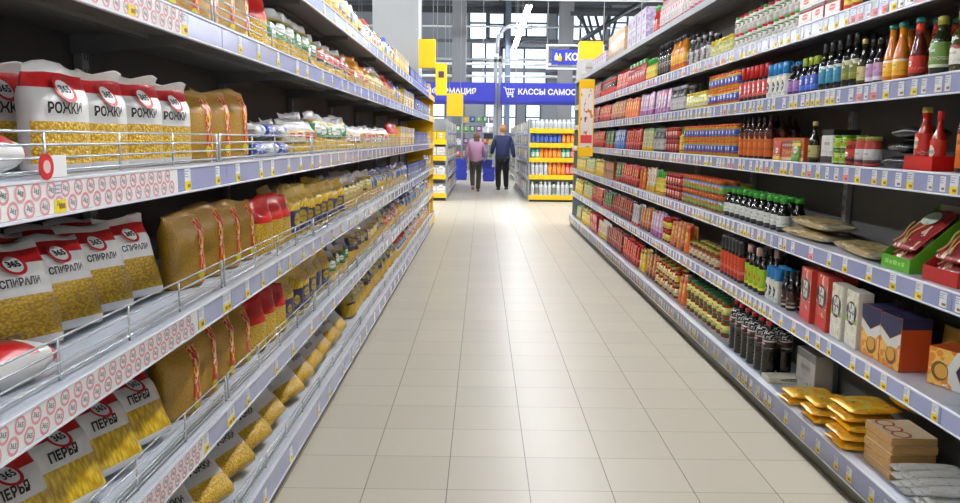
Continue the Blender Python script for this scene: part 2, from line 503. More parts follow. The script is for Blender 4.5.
SAUCE_LV = ['floor-level sauce shelf', 'knee-high sauce shelf', 'waist-high sauce shelf', 'chest-high sauce shelf', 'eye-level sauce shelf', 'overhead sauce shelf', 'topmost sauce shelf']
LZ = [.17, .56, .93, 1.325, 1.735, 2.07]
RZ = [.17, .57, .945, 1.313, 1.635, 1.95, 2.35]
LX, LXB, RX, RXB = -.80, -1.25, 1.50, 1.78
NEAR_Y = 6.0
pending = []
def run(side, lv, px0, px1, protos, desc, inset=.03, gap=None, rows=1, layers=1, rz=0.0, rzj=.05, rx=0.0, step=None, start=0.0, skip=(), zoff=0.0, rowdesc='back-row', jx=.006, sj=None):
    """a run of one product along a shelf between two places of the photo's width (nearer end first)"""
    sgn = -1 if side == 'L' else 1
    xf = (LX if side == 'L' else RX)
    z0 = (LZ if side == 'L' else RZ)[lv] + zoff
    w_, d_ = (protos[0] if isinstance(protos, (list, tuple)) else protos).size[:2]
    xi = xf + sgn * (inset + (abs(math.sin(rz)) * w_ * .5 if rz else 0))
    ya = F * abs(xi) / abs(px0 - XV); yb = F * abs(xi) / abs(px1 - XV)
    ya += .008; yb -= .008
    if not isinstance(protos, (list, tuple)): protos = [protos]
    w, d, h = protos[0].size
    cat = protos[0].cat
    if gap is None: gap = {'bottle': .022, 'jar': .018, 'pouch': .012, 'bag': .008}.get(cat, .006)
    if sj is None: sj = {'bag': .10, 'pouch': .07, 'carton': .02}.get(cat, .0) if layers == 1 else 0
    st = step or (w + gap)
    n = max(1, int(round((yb - ya) / st)))
    st2 = (yb - ya) / n if not step else step
    st2 = max(st2, w + gap * .5)
    rd = d + .008 + abs(math.sin(rz)) * w * .5
    for i in range(n):
        if i in skip: continue
        for r in range(rows):
            for l in range(layers):
                p = protos[(i + r + l) % len(protos)] if cat != 'bag' or layers > 1 else R.choice(protos)
                y = ya + st2 * (i + .5) + R.uniform(-1, 1) * min(.003, gap * .3)
                x = xi + sgn * (d / 2 + r * rd) + sgn * R.uniform(0, jx)
                a = (PI / 2 if side == 'L' else -PI / 2) + rz + R.uniform(-rzj, rzj) * (1 if gap > .004 else .3)
                pending.append((p, (x, y, z0 + l * (h + .0015) + abs(math.sin(rx)) * d * .5), a, rx, desc, side, lv, r, l, rowdesc, (1 - R.uniform(0, sj) * .5, 1 - R.uniform(0, sj) * .5, 1 - R.uniform(-.3, 1.3) * sj)))
def flush():
    groups = {}
    for q in pending:
        key = (q[5], q[6], q[4], q[7], q[8]); groups.setdefault(key, []).append(q)
    for (side, lv, desc, r, l), qs in groups.items():
        qs.sort(key=lambda q: q[1][1])
        lvn = (PASTA_LV if side == 'L' else SAUCE_LV)[lv]
        for i, q in enumerate(qs):
            p, loc, a, rx = q[:4]
            dd = (q[9] + ' ' if r == 1 else 'third-row ' if r == 2 else '') + ('upper ' if l == 1 else 'topmost ' if l > 1 else '') + desc
            if len(qs) == 1: lab = f'{dd} on the {lvn}'
            else: lab = f'{ordn(i + 1)} {dd} from the near end, {lvn}'
            place(p, loc, a, lab, f'{desc}s on the {lvn}', loc[1] < NEAR_Y, rx, sc_=q[10])
# ------------------------------------------------------------------ the hall
def floor_mat():
    m, nt, b = new_mat('floor_tiles')
    N, L = nt.nodes.new, nt.links.new
    g = N('ShaderNodeNewGeometry'); s = N('ShaderNodeSeparateXYZ'); L(g.outputs['Position'], s.inputs[0])
    def line(out, off, wd):
        a = N('ShaderNodeMath'); a.operation = 'ADD'; a.inputs[1].default_value = off; L(out, a.inputs[0])
        q = N('ShaderNodeMath'); q.operation = 'MULTIPLY'; q.inputs[1].default_value = 3.0; L(a.outputs[0], q.inputs[0])
        f = N('ShaderNodeMath'); f.operation = 'FRACT'; L(q.outputs[0], f.inputs[0])
        c = N('ShaderNodeMath'); c.operation = 'LESS_THAN'; c.inputs[1].default_value = wd; L(f.outputs[0], c.inputs[0])
        fl = N('ShaderNodeMath'); fl.operation = 'FLOOR'; L(q.outputs[0], fl.inputs[0])
        return c.outputs[0], fl.outputs[0]
    lx, ix = line(s.outputs[0], 0.13, .013)
    ly, iy = line(s.outputs[1], TILE_OFF, .013)
    cb = N('ShaderNodeCombineXYZ'); L(ix, cb.inputs[0]); L(iy, cb.inputs[1])
    wn = N('ShaderNodeTexWhiteNoise'); wn.noise_dimensions = '2D'; L(cb.outputs[0], wn.inputs['Vector'])
    ns = N('ShaderNodeTexNoise'); ns.inputs['Scale'].default_value = 1.3; ns.inputs['Detail'].default_value = 2; L(g.outputs['Position'], ns.inputs['Vector'])
    mx = N('ShaderNodeMix'); mx.data_type = 'RGBA'; mx.inputs[6].default_value = lin((208, 199, 180)); mx.inputs[7].default_value = lin((213, 204, 185)); L(wn.outputs['Value'], mx.inputs[0])
    m2 = N('ShaderNodeMix'); m2.data_type = 'RGBA'; m2.blend_type = 'MULTIPLY'; m2.inputs[0].default_value = .25; L(mx.outputs[2], m2.inputs[6]); L(ns.outputs['Color'], m2.inputs[7])
    m2.inputs[0].default_value = .04
    m3 = N('ShaderNodeMix'); m3.data_type = 'RGBA'; m3.inputs[7].default_value = lin((150, 138, 116)); L(m2.outputs[2], m3.inputs[6])
    k = N('ShaderNodeMath'); k.operation = 'MULTIPLY'; k.inputs[1].default_value = .8; L(ly, k.inputs[0])
    L(k.outputs[0], m3.inputs[0])
    m4 = N('ShaderNodeMix'); m4.data_type = 'RGBA'; m4.inputs[7].default_value = lin((112, 102, 84)); L(m3.outputs[2], m4.inputs[6])
    k2 = N('ShaderNodeMath'); k2.operation = 'MULTIPLY'; k2.inputs[1].default_value = .85; L(lx, k2.inputs[0]); L(k2.outputs[0], m4.inputs[0])
    L(m4.outputs[2], b.inputs['Base Color'])
    b.inputs['Roughness'].default_value = .34
    b.inputs['Specular IOR Level'].default_value = .5
    return m
TILE_OFF = 0.0
fl = MB(); fl.add([(-14, -4, 0), (16, -4, 0), (16, 40, 0), (-14, 40, 0)], [(0, 1, 2, 3)], floor_mat())
struct('floor', fl)
DARKC = mat('ceiling_dark', (40, 42, 46), .8, var=.12, scale=.6)
c_ = MB(); c_.box(-14, 16, -4, 40, 7.6, 7.8, DARKC); struct('ceiling', c_)
WALLM = mat('wall_paint', (190, 194, 198), .7, var=.03)
WALLD = mat('wall_grey', (120, 126, 134), .7, var=.05)
for nm, x0, x1, y0, y1 in (('wall_west', -14.2, -14, -4, 40), ('wall_east', 16, 16.2, -4, 40), ('wall_south', -14, 16, -4.2, -4)):
    w = MB(); w.box(x0, x1, y0, y1, 0, 7.6, WALLM); struct(nm, w)
# far wall with glazing
WY = 36.0
def px2x(px, Y): return (px - XV) * Y / F
def py2z(py, Y): return 1.405 + (139 - py) * Y / F * 1.0
GL = {}
def glass_mat():
    m = bpy.data.materials.new('window_glass'); m.use_nodes = True; nt = m.node_tree
    b = nt.nodes['Principled BSDF']; b.inputs['Base Color'].default_value = (.92, .97, 1, 1); b.inputs['Transmission Weight'].default_value = 1; b.inputs['Roughness'].default_value = 0; b.inputs['IOR'].default_value = 1.05
    return m
GLASS = glass_mat()
wins = [  # pixel boxes of the bright glazing: x0, x1, y0, y1
    (468, 486, 14, 44), (487, 503, 17, 43), (503, 545, 16, 41), (470, 499, 45, 86), (500, 545, 50, 86), (553, 600, 18, 44), (604, 640, 6, 50),
    (484, 496, 104, 134), (500, 516, 104, 134), (524, 540, 104, 134), (566, 582, 104, 134), (600, 640, 100, 134), (420, 446, 104, 134)]
xs = sorted({-14.0, 16.0} | {px2x(v, WY) for w in wins for v in w[:2]})
zs = sorted({0.0, 7.6} | {max(0, min(7.6, py2z(v, WY))) for w in wins for v in w[2:]})
wb = MB()
for i in range(len(xs) - 1):
    for j in range(len(zs) - 1):
        cx, cz = (xs[i] + xs[i+1]) / 2, (zs[j] + zs[j+1]) / 2
        hole = any(px2x(w[0], WY) < cx < px2x(w[1], WY) and py2z(w[3], WY) < cz < py2z(w[2], WY) for w in wins)
        if not hole: wb.box(xs[i], xs[i+1], WY, WY + .25, zs[j], zs[j+1], WALLD)
struct('wall_north', wb)
FRAME = mat('window_frame_grey', (70, 76, 86), .5)
for k, w in enumerate(wins):
    x0, x1, z0, z1 = px2x(w[0], WY), px2x(w[1], WY), py2z(w[3], WY), py2z(w[2], WY)
    fr = MB()
    for a, b_ in ((x0, x0 + .07), (x1 - .07, x1)): fr.box(a, b_, WY - .04, WY + .2, z0, z1, FRAME)
    for a, b_ in ((z0, z0 + .07), (z1 - .07, z1)): fr.box(x0, x1, WY - .04, WY + .2, a, b_, FRAME)
    if x1 - x0 > 1.2:
        q = (x0 + x1) / 2; fr.box(q - .04, q + .04, WY - .02, WY + .18, z0, z1, FRAME)
    if z1 - z0 > 1.0:
        q = z0 + (z1 - z0) * .55; fr.box(x0, x1, WY - .02, WY + .18, q - .03, q + .03, FRAME)
    o = struct(f'window_{k+1}', fr)
    gl = MB(); gl.box(x0 + .07, x1 - .07, WY + .08, WY + .09, z0 + .07, z1 - .07, GLASS); obj('pane', gl, o)

# pillars and roof steel
def pillar(nm, px0, px1, Y, m, dep=.5):
    p = MB(); p.bbox(px2x(px0, Y), px2x(px1, Y), Y, Y + dep, 0, 7.6, m, .01); return struct(nm, p)
pillar('trim_1', 374.5, 419.5, 13.6, mat('pillar_white', (162, 165, 167), .6, var=.02), .7)
pillar('trim_2', 452, 465.5, 30, mat('pillar_grey', (112, 114, 118), .6, var=.03), .5)
pillar('trim_3', 503.5, 509, 35.35, mat('pillar_slate', (92, 104, 124), .6, var=.03), .4)
pillar('trim_4', 556, 570, 34.5, mat('pillar_grey', (112, 114, 118)), .4)
TR = mat('truss_steel', (74, 78, 86), .5, var=.05)
TRD = mat('truss_dark', (44, 47, 54), .5, var=.05)
PIPE = mat('pipe_white', (206, 210, 214), .4, var=.03)
def beam(k, Y, py0, py1, m, x0=-13.9, x1=15.9, dep=.12):
    b = MB(); b.box(x0, x1, Y, Y + dep, py2z(py1, Y), py2z(py0, Y), m); struct(f'trim_{k}', b)
def pipe(k, Y, py, r, m=PIPE, x0=-13.9, x1=15.9):
    b = MB(); z = py2z(py, Y); b.tube([(x0, Y, z), (x1, Y, z)], r, m, 8); struct(f'trim_{k}', b)
pipe(5, 20, 5.5, .022); pipe(6, 35.45, 31, .04); beam(7, 35.6, 12, 18, TRD); beam(8, 35.6, 7, 10, TR); pipe(9, 35.4, 62, .05, GREYM); pipe(10, 35.4, 66.5, .06, PIPE); beam(11, 35.5, 70, 74, TR)
pipe(12, 35.4, 78, .06, PIPE); beam(13, 35.6, 43, 46, TR); beam(14, 22, -2, 1, TRD)
# lattice girder on the far right
lg = MB()
Y = 28.0
for a, b_ in ((572, 596), (577, 588), (583, 592), (590, 600), (604, 596), (612, 604)):
    lg.tube([(px2x(a, Y), Y, py2z(18, Y)), (px2x(b_, Y), Y, py2z(50, Y))], .05, TRD, 6)
lg.tube([(px2x(572, Y), Y, py2z(47, Y)), (px2x(640, Y), Y, py2z(3, Y))], .09, TRD, 6)
lg.box(px2x(566, Y), px2x(660, Y), Y - .05, Y + .05, py2z(20, Y), py2z(16, Y), TRD); lg.box(px2x(566, Y), px2x(660, Y), Y - .05, Y + .05, py2z(52, Y), py2z(49, Y), TRD)
struct('trim_15', lg)
# steel double post carrying the blue signs, with the curved duct above it
Y = 27.4
dp = MB()
for a in (494.5, 499.0): dp.bbox(px2x(a, Y) - .06, px2x(a, Y) + .06, Y, Y + .12, 0, 4.2, GREYM, .01)
dp.box(px2x(488, Y), px2x(508, Y), Y, Y + .1, 4.0, 4.12, GREYM)
struct('trim_16', dp)
du = MB()
pts = [(px2x(496, 27.3), 27.5, 4.3)] + [(px2x(496, 27.3) + .42 * (1 - math.cos(t * PI / 12)), 27.5, 4.6 + .6 * math.sin(t * PI / 12)) for t in range(7)] + [(px2x(530, 27.3), 27.5, 5.2)]
du.tube(pts, .07, GREYM, 10); struct('trim_17', du)

# ------------------------------------------------------------------ lamps
LAMP_ON = mat('lamp_tube', (255, 255, 255), .4, var=0, emit=(250, 252, 255), estr=LAMP)
def make_lamp(x, y0, z, ln=2.9):
    t = empty('linear_lamp', (x, y0, z))
    h = MB(); h.bbox(-.10, .10, 0, ln, .03, .08, mat('lamp_housing', (120, 124, 130), .5), .006); obj('housing', h, t)
    for s_ in (-1, 1):
        q = MB(); q.tube([(s_ * .075, .03, .008), (s_ * .075, ln - .03, .008)], .013, LAMP_ON, 8); obj('tube', q, t)
    for yy in (.3, ln - .3):
        w = MB(); w.tube([(0, yy, .08), (0, yy, 7.6 - z)], .006, GREYM, 5); obj('hanger', w, t)
    return t
def copy_thing(o, loc):
    c = o.copy(); C.objects.link(c); c.location = loc
    for ch in o.children:
        d = ch.copy(); C.objects.link(d); d.parent = c
    return c
LZ_ = 5.35
L0 = make_lamp(1.35, 24.2, LZ_, 3.6)
tag(L0, 'lit twin-tube lamp hanging over the far cross aisle, near piece of the line', 'lamp', 'twin-tube ceiling lamps')
rows_ = [(1.35, [27.9, 31.6, 17.8, 14.1, 10.4, 6.7, 3.0, -.7])] + [(x, [-.7 + 3.7 * i for i in range(10)]) for x in (-4.4, 7.1, -9.6, 12.4)]  # the side rows are unseen lamps, added for fill light
names = {1.35: 'over the aisle', -4.4: 'added fill over the aisle behind the pasta', 7.1: 'added fill over the aisle behind the sauces', -9.6: 'added fill two aisles beyond the pasta', 12.4: 'added fill two aisles beyond the sauces'}
for x, ys in rows_:
    for i, yy in enumerate(sorted(ys)):
        c = copy_thing(L0, (x, yy, LZ_)); c['label'] = f'{ordn(i+1)} lit twin-tube lamp from the near end, {names[x]}'

# ------------------------------------------------------------------ shelving bays
Y0, BAY = 1.11, 1.33
def joint(k): return Y0 + BAY * k
MESH = {}
def rail_mesh(key, sgn, xf, h, m, lip=True):
    """price rail along Y, 0..BAY"""
    if key in MESH: return MESH[key]
    r = MB(); g = .002
    a, b_ = (xf - sgn * .008, xf) if sgn > 0 else (xf, xf + .008)
    r.bbox(a, b_, g, BAY - g, -h + .006, -.006, m, .002)
    a2, b2 = (a - .004, b_) if sgn > 0 else (a, b_ + .004)
    r.bbox(a2, b2, g, BAY - g, -h, -h + .006, RAILLIP, .001)
    r.bbox(a2, b2, g, BAY - g, -.006, 0, RAILLIP, .001)
    MESH[key] = r.mesh('price_rail'); return MESH[key]
def plate_mesh(key, sgn, xf, xb, th=.03):
    if key in MESH: return MESH[key]
    p = MB(); x0, x1 = sorted((xf + sgn * .001, xb - sgn * .001))
    p.box(x0, x1, .003, BAY - .003, -.004, -.0005, STEEL)
    p.box(x0, x1, .003, BAY - .003, -th, -.004, SHADED_STEEL)
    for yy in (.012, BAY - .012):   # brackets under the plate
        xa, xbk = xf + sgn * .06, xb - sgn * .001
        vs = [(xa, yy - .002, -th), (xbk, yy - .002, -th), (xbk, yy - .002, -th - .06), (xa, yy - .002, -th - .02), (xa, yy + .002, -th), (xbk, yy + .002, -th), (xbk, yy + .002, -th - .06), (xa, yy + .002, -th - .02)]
        p.add(vs, [(0,1,2,3), (7,6,5,4), (0,4,5,1), (1,5,6,2), (2,6,7,3), (3,7,4,0)], SHADED_STEEL)
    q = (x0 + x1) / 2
    p.box(q - .02, q + .02, .02, BAY - .02, -th - .012, -th, SHADED_STEEL)
    MESH[key] = p.mesh('shelf'); return MESH[key]
def fence_mesh(key, xf, h, nw=4):
    if key in MESH: return MESH[key]
    f = MB(); x = xf - .016
    for i in range(nw):
        z = .012 + (h - .012) * i / (nw - 1)
        f.tube([(x, .012, z), (x, BAY - .012, z)], .0026, WIRE, 5)
    for yy in (.014, .36, .665, .97, BAY - .014): f.tube([(x, yy, .0015), (x, yy, h)], .003 if .02 < yy < BAY - .02 else .004, WIRE, 5)
    f.tube([(x - .02, .012, .004), (x - .02, BAY - .012, .004)], .0022, WIRE, 5)
    MESH[key] = f.mesh('wire_fence'); return MESH[key]
def tag_mesh(key, w=.042, h=.058, low=TAG_Y, frac=.42):
    if key in MESH: return MESH[key]
    t = MB()   # faces -Y
    t.box(-w/2, w/2, -.0012, 0, -h/2, h/2, TAG_W)
    if low: t.box(-w/2, w/2, -.0018, -.0012, -h/2, -h/2 + h * frac, low)
    for i, (a, b_) in enumerate(((.1, .7), (.1, .5), (.1, .6))):
        z = h/2 - .007 - i * .007
        t.box(-w/2 + a*w*.6, -w/2 + b_*w, -.0017, -.0012, z - .0015, z + .0015, TAG_G)
    t.box(-w*.1, w*.38, -.0024, -.0012, -h*.38, -h*.22, TAG_G if low is TAG_W else mat('tag_digits', (150, 110, 20) if low is TAG_Y else (150, 60, 70), .5))
    MESH[key] = t.mesh('price_tag'); return MESH[key]
TAGS_R = [tag_mesh('ty'), tag_mesh('ty'), tag_mesh('ty2', .036, .054), tag_mesh('tp', .044, .056, TAG_R, .5), tag_mesh('tw', .04, .05, None), tag_mesh('tw2', .03, .05, None)]
TAGS_L = [tag_mesh('ty'), tag_mesh('ty2', .036, .054), tag_mesh('ty'), tag_mesh('tw', .04, .05, None)]
TAG_PLAIN = {id(t): 1 for t in ()}
def strip365(key, length, hgt):
    """white paper strip printed with rows of pink rings; faces -Y, x from 0 to length"""
    if key in MESH: return MESH[key]
    s = MB(); s.box(0, length, -.0008, 0, -hgt/2, hgt/2, WHITE)
    dark = mat('ring_digits', (90, 110, 112), .5)
    pitch = hgt * .84; n = int(length / pitch)
    for i in range(n + 1):
        for j, zz in enumerate((hgt * .26, -hgt * .24)):
            x = (i + .5 * (j % 2)) * pitch + pitch * .3
            if x > length - pitch * .45 or x < pitch * .4: continue
            add_disc(s, hgt * .20, hgt * .295, PINK, (x, -.0016, zz), n=14)
            add_text(s, '365', hgt * .22, dark, (x, -.0018, zz), rot=-.35, bold=.02)
    MESH[key] = s.mesh('printed_strip'); return MESH[key]

def striped_rail_mat():
    m, nt, b = new_mat('rail_with_tags'); N, L = nt.nodes.new, nt.links.new
    g = N('ShaderNodeNewGeometry'); s = N('ShaderNodeSeparateXYZ'); L(g.outputs['Position'], s.inputs[0])
    q = N('ShaderNodeMath'); q.operation = 'MULTIPLY'; q.inputs[1].default_value = 12; L(s.outputs[1], q.inputs[0])
    fl_ = N('ShaderNodeMath'); fl_.operation = 'FLOOR'; L(q.outputs[0], fl_.inputs[0])
    wn = N('ShaderNodeTexWhiteNoise'); wn.noise_dimensions = '1D'; L(fl_.outputs[0], wn.inputs['W'])
    rp = N('ShaderNodeValToRGB'); rp.color_ramp.interpolation = 'CONSTANT'
    e = rp.color_ramp.elements; e[0].position = 0; e[0].color = lin((160, 167, 206)); e[1].position = .45; e[1].color = lin((226, 228, 232)); x = e.new(.75); x.color = lin((232, 214, 120)); x = e.new(.92); x.color = lin((232, 150, 158))
    L(wn.outputs['Value'], rp.inputs[0]); L(rp.outputs[0], b.inputs['Base Color']); b.inputs['Roughness'].default_value = .3
    return m
RAILS = striped_rail_mat()

def bay(side, k, yellow=False, ln=None):
    sgn = -1 if side == 'L' else 1
    xf, xb, xbase = (LX, LXB, -.785) if side == 'L' else (RX, RXB, 1.47)
    zl = LZ if side == 'L' else RZ
    y = joint(k)
    t = empty('shelving_bay', (0, y, 0))
    word = 'pasta' if side == 'L' else 'sauce'
    if yellow: tag(t, f'end bay of the {word} shelving with yellow price rails', 'shelving')
    else: tag(t, f'{ordn(k + 1)} grey steel shelving bay of the {word} row from the near end', 'shelving', f'steel shelving bays of the {word} row')
    top = zl[-1] + (.5 if side == 'L' else .12)
    kp = ('panel', side)
    if kp not in MESH:
        p = MB(); x0, x1 = sorted((xb, xb + sgn * .02)); p.box(x0, x1, .001, BAY - .001, .05, top, PANEL); MESH[kp] = p.mesh('back_panel')
        p = MB(); x0, x1 = sorted((xb - sgn * .03, xb - sgn * .0005))
        p.bbox(x0, x1, .002, .042, 0, top, POST, .003)
        xs_ = xb - sgn * .0305
        for i in range(int(top / .05)):
            for dy in (.014, .03):
                p.box(min(xs_, xs_ - sgn * .0006), max(xs_, xs_ - sgn * .0006), dy - .003, dy + .003, .03 + i * .05, .055 + i * .05, BLACK)
        MESH[('post', side)] = p.mesh('slotted_post')
        kk = MB(); x0, x1 = sorted((xbase + sgn * .014, xb)); kk.box(x0, x1, .002, BAY - .002, 0.001, .06, KICK); MESH[('kick', side)] = kk.mesh('kick_plate')
    obj('back_panel', MESH[kp], t); obj('slotted_post', MESH[('post', side)], t); obj('kick_plate', MESH[('kick', side)], t)
    if k == 8:
        q = MB(); x0, x1 = sorted((xf + sgn * .012, xb - sgn * .001)); q.box(x0, x1, BAY - .018, BAY - .0035, .06, zl[-1] + .03, YRAIL if yellow else GREYM); obj('end_panel', q, t)
    for lv, z in enumerate(zl):
        f = xbase if lv == 0 else xf
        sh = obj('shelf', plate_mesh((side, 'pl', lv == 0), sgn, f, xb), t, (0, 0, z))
        if side == 'R' and lv == 6:
            if ('lip',) not in MESH:
                q = MB(); q.bbox(f - .006, f, .002, BAY - .002, -.045, 0, GREYM, .002); MESH[('lip',)] = q.mesh('front_lip')
            obj('front_lip', MESH[('lip',)], sh); continue
        h = .105 if lv == 0 else .072
        far = k >= 6
        obj('price_rail', rail_mesh((side, 'rail', lv == 0, yellow, far), sgn, f, h, YRAIL if yellow else RAILS if far and side == 'R' else RAIL), sh)
        if side == 'L' and lv < 5:
            fh = .055 if lv == 0 else .085
            obj('wire_fence', fence_mesh(('fence', lv == 0), f, fh, 3 if lv == 0 else 4), sh)
        if yellow or far: continue
        # price tags
        fx = f - sgn * .0085
        rz = PI / 2 if side == 'L' else -PI / 2
        zt = -.036 if lv else -.06
        if side == 'R':
            pos = yy = .03
            dens = [.09, .20, .25, .10, .075, .075][lv] if k <= 1 else .075
            yy = R.uniform(.03, .06)
            while yy < BAY - .03:
                tm = R.choice(TAGS_R if lv >= 2 or k > 2 else TAGS_R[:3])
                obj('price_tag', tm, sh, (fx, yy, zt), (0, 0, rz))
                yy += .05 + abs(R.gauss(0, dens * .6)) if k > 1 or lv >= 3 else R.uniform(.1, .22)
        else:
            n = {0: [1, 3, 3, 3, 3, 2], 1: [3, 4, 6, 6, 5, 4]}.get(k, [4, 5, 5, 6, 5, 4])[lv]
            for i in range(n):
                yy = (i + R.uniform(.3, .75)) * BAY / n
                if k == 0:
                    if lv in (1, 2, 3): yy = {0: .355, 1: 1.00, 2: 1.24, 3: 1.27}[i] if lv == 3 else {0: 1.06, 1: 1.27, 2: 1.30}[i]
                obj('price_tag', R.choice(TAGS_L[:3] if k < 3 else TAGS_L), sh, (fx, min(yy, BAY - .03), zt), (0, 0, rz))
    return t
bays = {}
for k in range(8): bays['L', k] = bay('L', k)
bays['L', 8] = bay('L', 8, True)
for k in range(9): bays['R', k] = bay('R', k)
# ring-printed paper strips on the nearest pasta rails
def shelf_of(b, lv): return [c for c in b.children if c.name.startswith('shelf')][lv]
for lv, a, e in ((1, .02, 1.04), (2, .02, 1.03), (3, .02, .93), (4, .30, 1.02)):
    sh = shelf_of(bays['L', 0], lv)
    obj('printed_strip', strip365(('s', lv), e - a, .058), sh, (LX + .0086, a, -.036), (0, 0, PI / 2))

# ------------------------------------------------------------------ camera
cam = bpy.data.cameras.new('camera'); cam.sensor_width = 36; cam.lens = F / 960 * 36; cam.clip_end = 200
co = bpy.data.objects.new('camera', cam); C.objects.link(co); sc.camera = co
co.matrix_world = Matrix.Translation((0, 0, 1.405)) @ Matrix.Rotation(.0016, 4, 'Z') @ Matrix.Rotation(PI / 2 - math.atan(112.5 / F), 4, 'X') @ Matrix.Rotation(.011, 4, 'Z')

# ------------------------------------------------------------------ daylight and picture settings
w = bpy.data.worlds.new('daylight'); sc.world = w; w.use_nodes = True
bg = w.node_tree.nodes['Background']; bg.inputs[0].default_value = (.80, .91, 1.0, 1); bg.inputs[1].default_value = 1.6
sc.view_settings.view_transform = 'Standard'; sc.view_settings.look = 'None'; sc.view_settings.gamma = 1; sc.view_settings.use_curve_mapping = False
sc.view_settings.exposure = EXPO
try:
    sc.cycles.use_denoising = True
except Exception: pass
sc.cycles.max_bounces = 6; sc.cycles.diffuse_bounces = 4; sc.cycles.glossy_bounces = 3; sc.cycles.transmission_bounces = 6
sc.cycles.sample_clamp_indirect = 6
sc.cycles.caustics_reflective = False; sc.cycles.caustics_refractive = False
# ------------------------------------------------------------------ the sauce side
def pm(n, base, a, b2, seed, **k): return printed(n, base, a, b2, seed, **k)
K = (30, 28, 26)
def cm(c, r=.3): return mat('cap_%d_%d_%d' % c, c, r, var=.04)
def gl(c, r=.08): return mat('glass_%d_%d_%d' % c, c, r, var=.05, coat=.4)
def fl_(c): return film('wrap_%d_%d_%d' % c, c)
P = {}
def reg(key, name, cat, parts, size): P[key] = Proto(name, cat, parts, size); return P[key]
CR, CG, CDG, CY, CK, CW, CT, CB, CGD, CO = cm((200, 30, 28)), cm((60, 170, 50)), cm((40, 96, 48)), cm((226, 196, 40)), cm((34, 34, 36)), cm((232, 232, 228)), cm((40, 130, 124)), cm((30, 130, 196)), cm((170, 160, 70)), cm((232, 96, 30))
# bottles
reg('olive', 'oil_bottle', 'bottle', bottle(.033, .205, gl((70, 66, 22)), CGD, pm('lab_oil', (232, 228, 214), (224, 218, 200), (150, 40, 50), 1, tb=.7), sh=.56, nz=.74, nr=.42, lz=(.14, .44), capz=.84), (.066, .066, .205))
reg('pesto', 'oil_bottle', 'bottle', bottle(.034, .20, gl((34, 44, 20)), CGD, pm('lab_greenoil', (110, 142, 62), (96, 128, 50), (220, 226, 190), 2, tb=.72), sh=.60, nz=.78, nr=.42, lz=(.14, .56), capz=.86), (.068, .068, .20))
reg('redteal', 'sauce_bottle', 'bottle', bottle(.028, .215, gl((96, 24, 16)), CT, pm('lab_redwhite', (214, 50, 36), (232, 226, 214), (220, 60, 40), 3), sh=.44, nz=.74, nr=.48, lz=(.10, .38), capz=.92, nlab=mat('neck_red', (214, 60, 40), .4)), (.056, .056, .215))
reg('orangeteal', 'sauce_bottle', 'bottle', bottle(.028, .215, gl((206, 120, 18)), CT, pm('lab_orange', (240, 178, 40), (236, 206, 90), (240, 236, 214), 4), sh=.44, nz=.74, nr=.48, lz=(.10, .38), capz=.92), (.056, .056, .215))
reg('lilac', 'wine_sauce_bottle', 'bottle', bottle(.024, .18, gl((30, 20, 26)), CK, pm('lab_lilac', (196, 150, 190), (176, 120, 170), (236, 224, 232), 5), sh=.52, nz=.72, nr=.40, lz=(.08, .46), capz=.86), (.048, .048, .18))
reg('cork', 'wine_sauce_bottle', 'bottle', bottle(.024, .19, gl((44, 40, 26)), cm((214, 190, 120)), pm('lab_straw', (206, 196, 130), (180, 170, 90), (90, 80, 40), 6), sh=.52, nz=.72, nr=.40, lz=(.08, .42), capz=.9), (.048, .048, .19))
reg('olivelab', 'balsamic_bottle', 'bottle', bottle(.026, .225, gl((18, 18, 16)), CK, pm('lab_olive', (130, 132, 48), (110, 112, 36), (224, 222, 190), 7, tb=.6), sh=.58, nz=.70, nr=.42, lz=(.16, .52), capz=.80), (.052, .052, .225))
reg('bluelab', 'balsamic_bottle', 'bottle', bottle(.026, .215, gl((18, 20, 22)), CK, pm('lab_blue', (52, 140, 170), (40, 120, 156), (226, 232, 232), 8, tb=.6), sh=.58, nz=.70, nr=.42, lz=(.16, .52), capz=.80), (.052, .052, .215))
reg('limecap', 'vinegar_bottle', 'bottle', bottle(.026, .17, gl((22, 24, 30)), cm((170, 186, 60)), pm('lab_navy', (54, 84, 180), (210, 216, 232), (70, 110, 220), 9), sh=.52, nz=.72, nr=.5, lz=(.10, .50), capz=.78), (.052, .052, .17))
reg('purple', 'vinegar_bottle', 'bottle', bottle(.024, .15, gl((40, 30, 40)), CK, pm('lab_purple', (160, 110, 180), (196, 150, 200), (90, 50, 120), 10), sh=.52, nz=.74, nr=.44, lz=(.08, .48), capz=.86), (.048, .048, .15))
reg('bluecap', 'sauce_bottle', 'bottle', bottle(.026, .18, mat('white_bottle', (226, 226, 220), .25), CB, pm('lab_whiteblk', (232, 232, 226), (40, 40, 44), (225, 220, 200), 11, ta=.7), sh=.60, nz=.66, nr=.8, lz=(.06, .56), capz=.66, capr=.023), (.052, .052, .18))
reg('redcap', 'sauce_bottle', 'bottle', bottle(.026, .20, mat('black_bottle', (36, 26, 26), .25), CR, pm('lab_rwk', (206, 44, 40), (236, 232, 228), (24, 24, 26), 12, tb=.55), sh=.58, nz=.62, nr=.66, lz=(.04, .56), capz=.64, capr=.017), (.052, .052, .20))
reg('ketchup', 'ketchup_bottle', 'bottle', bottle(.032, .215, gl((176, 22, 14)), CGD, pm('lab_ketchup', (206, 40, 26), (236, 226, 190), (40, 70, 160), 13), sh=.48, nz=.76, nr=.42, lz=(.06, .58), capz=.91), (.064, .064, .215))
reg('chili', 'chili_bottle', 'bottle', bottle(.025, .20, gl((190, 30, 18)), CR, pm('lab_chili', (214, 44, 30), (240, 236, 226), (220, 60, 30), 14), sh=.5, nz=.74, nr=.34, lz=(.06, .50), capz=.84), (.05, .05, .20))
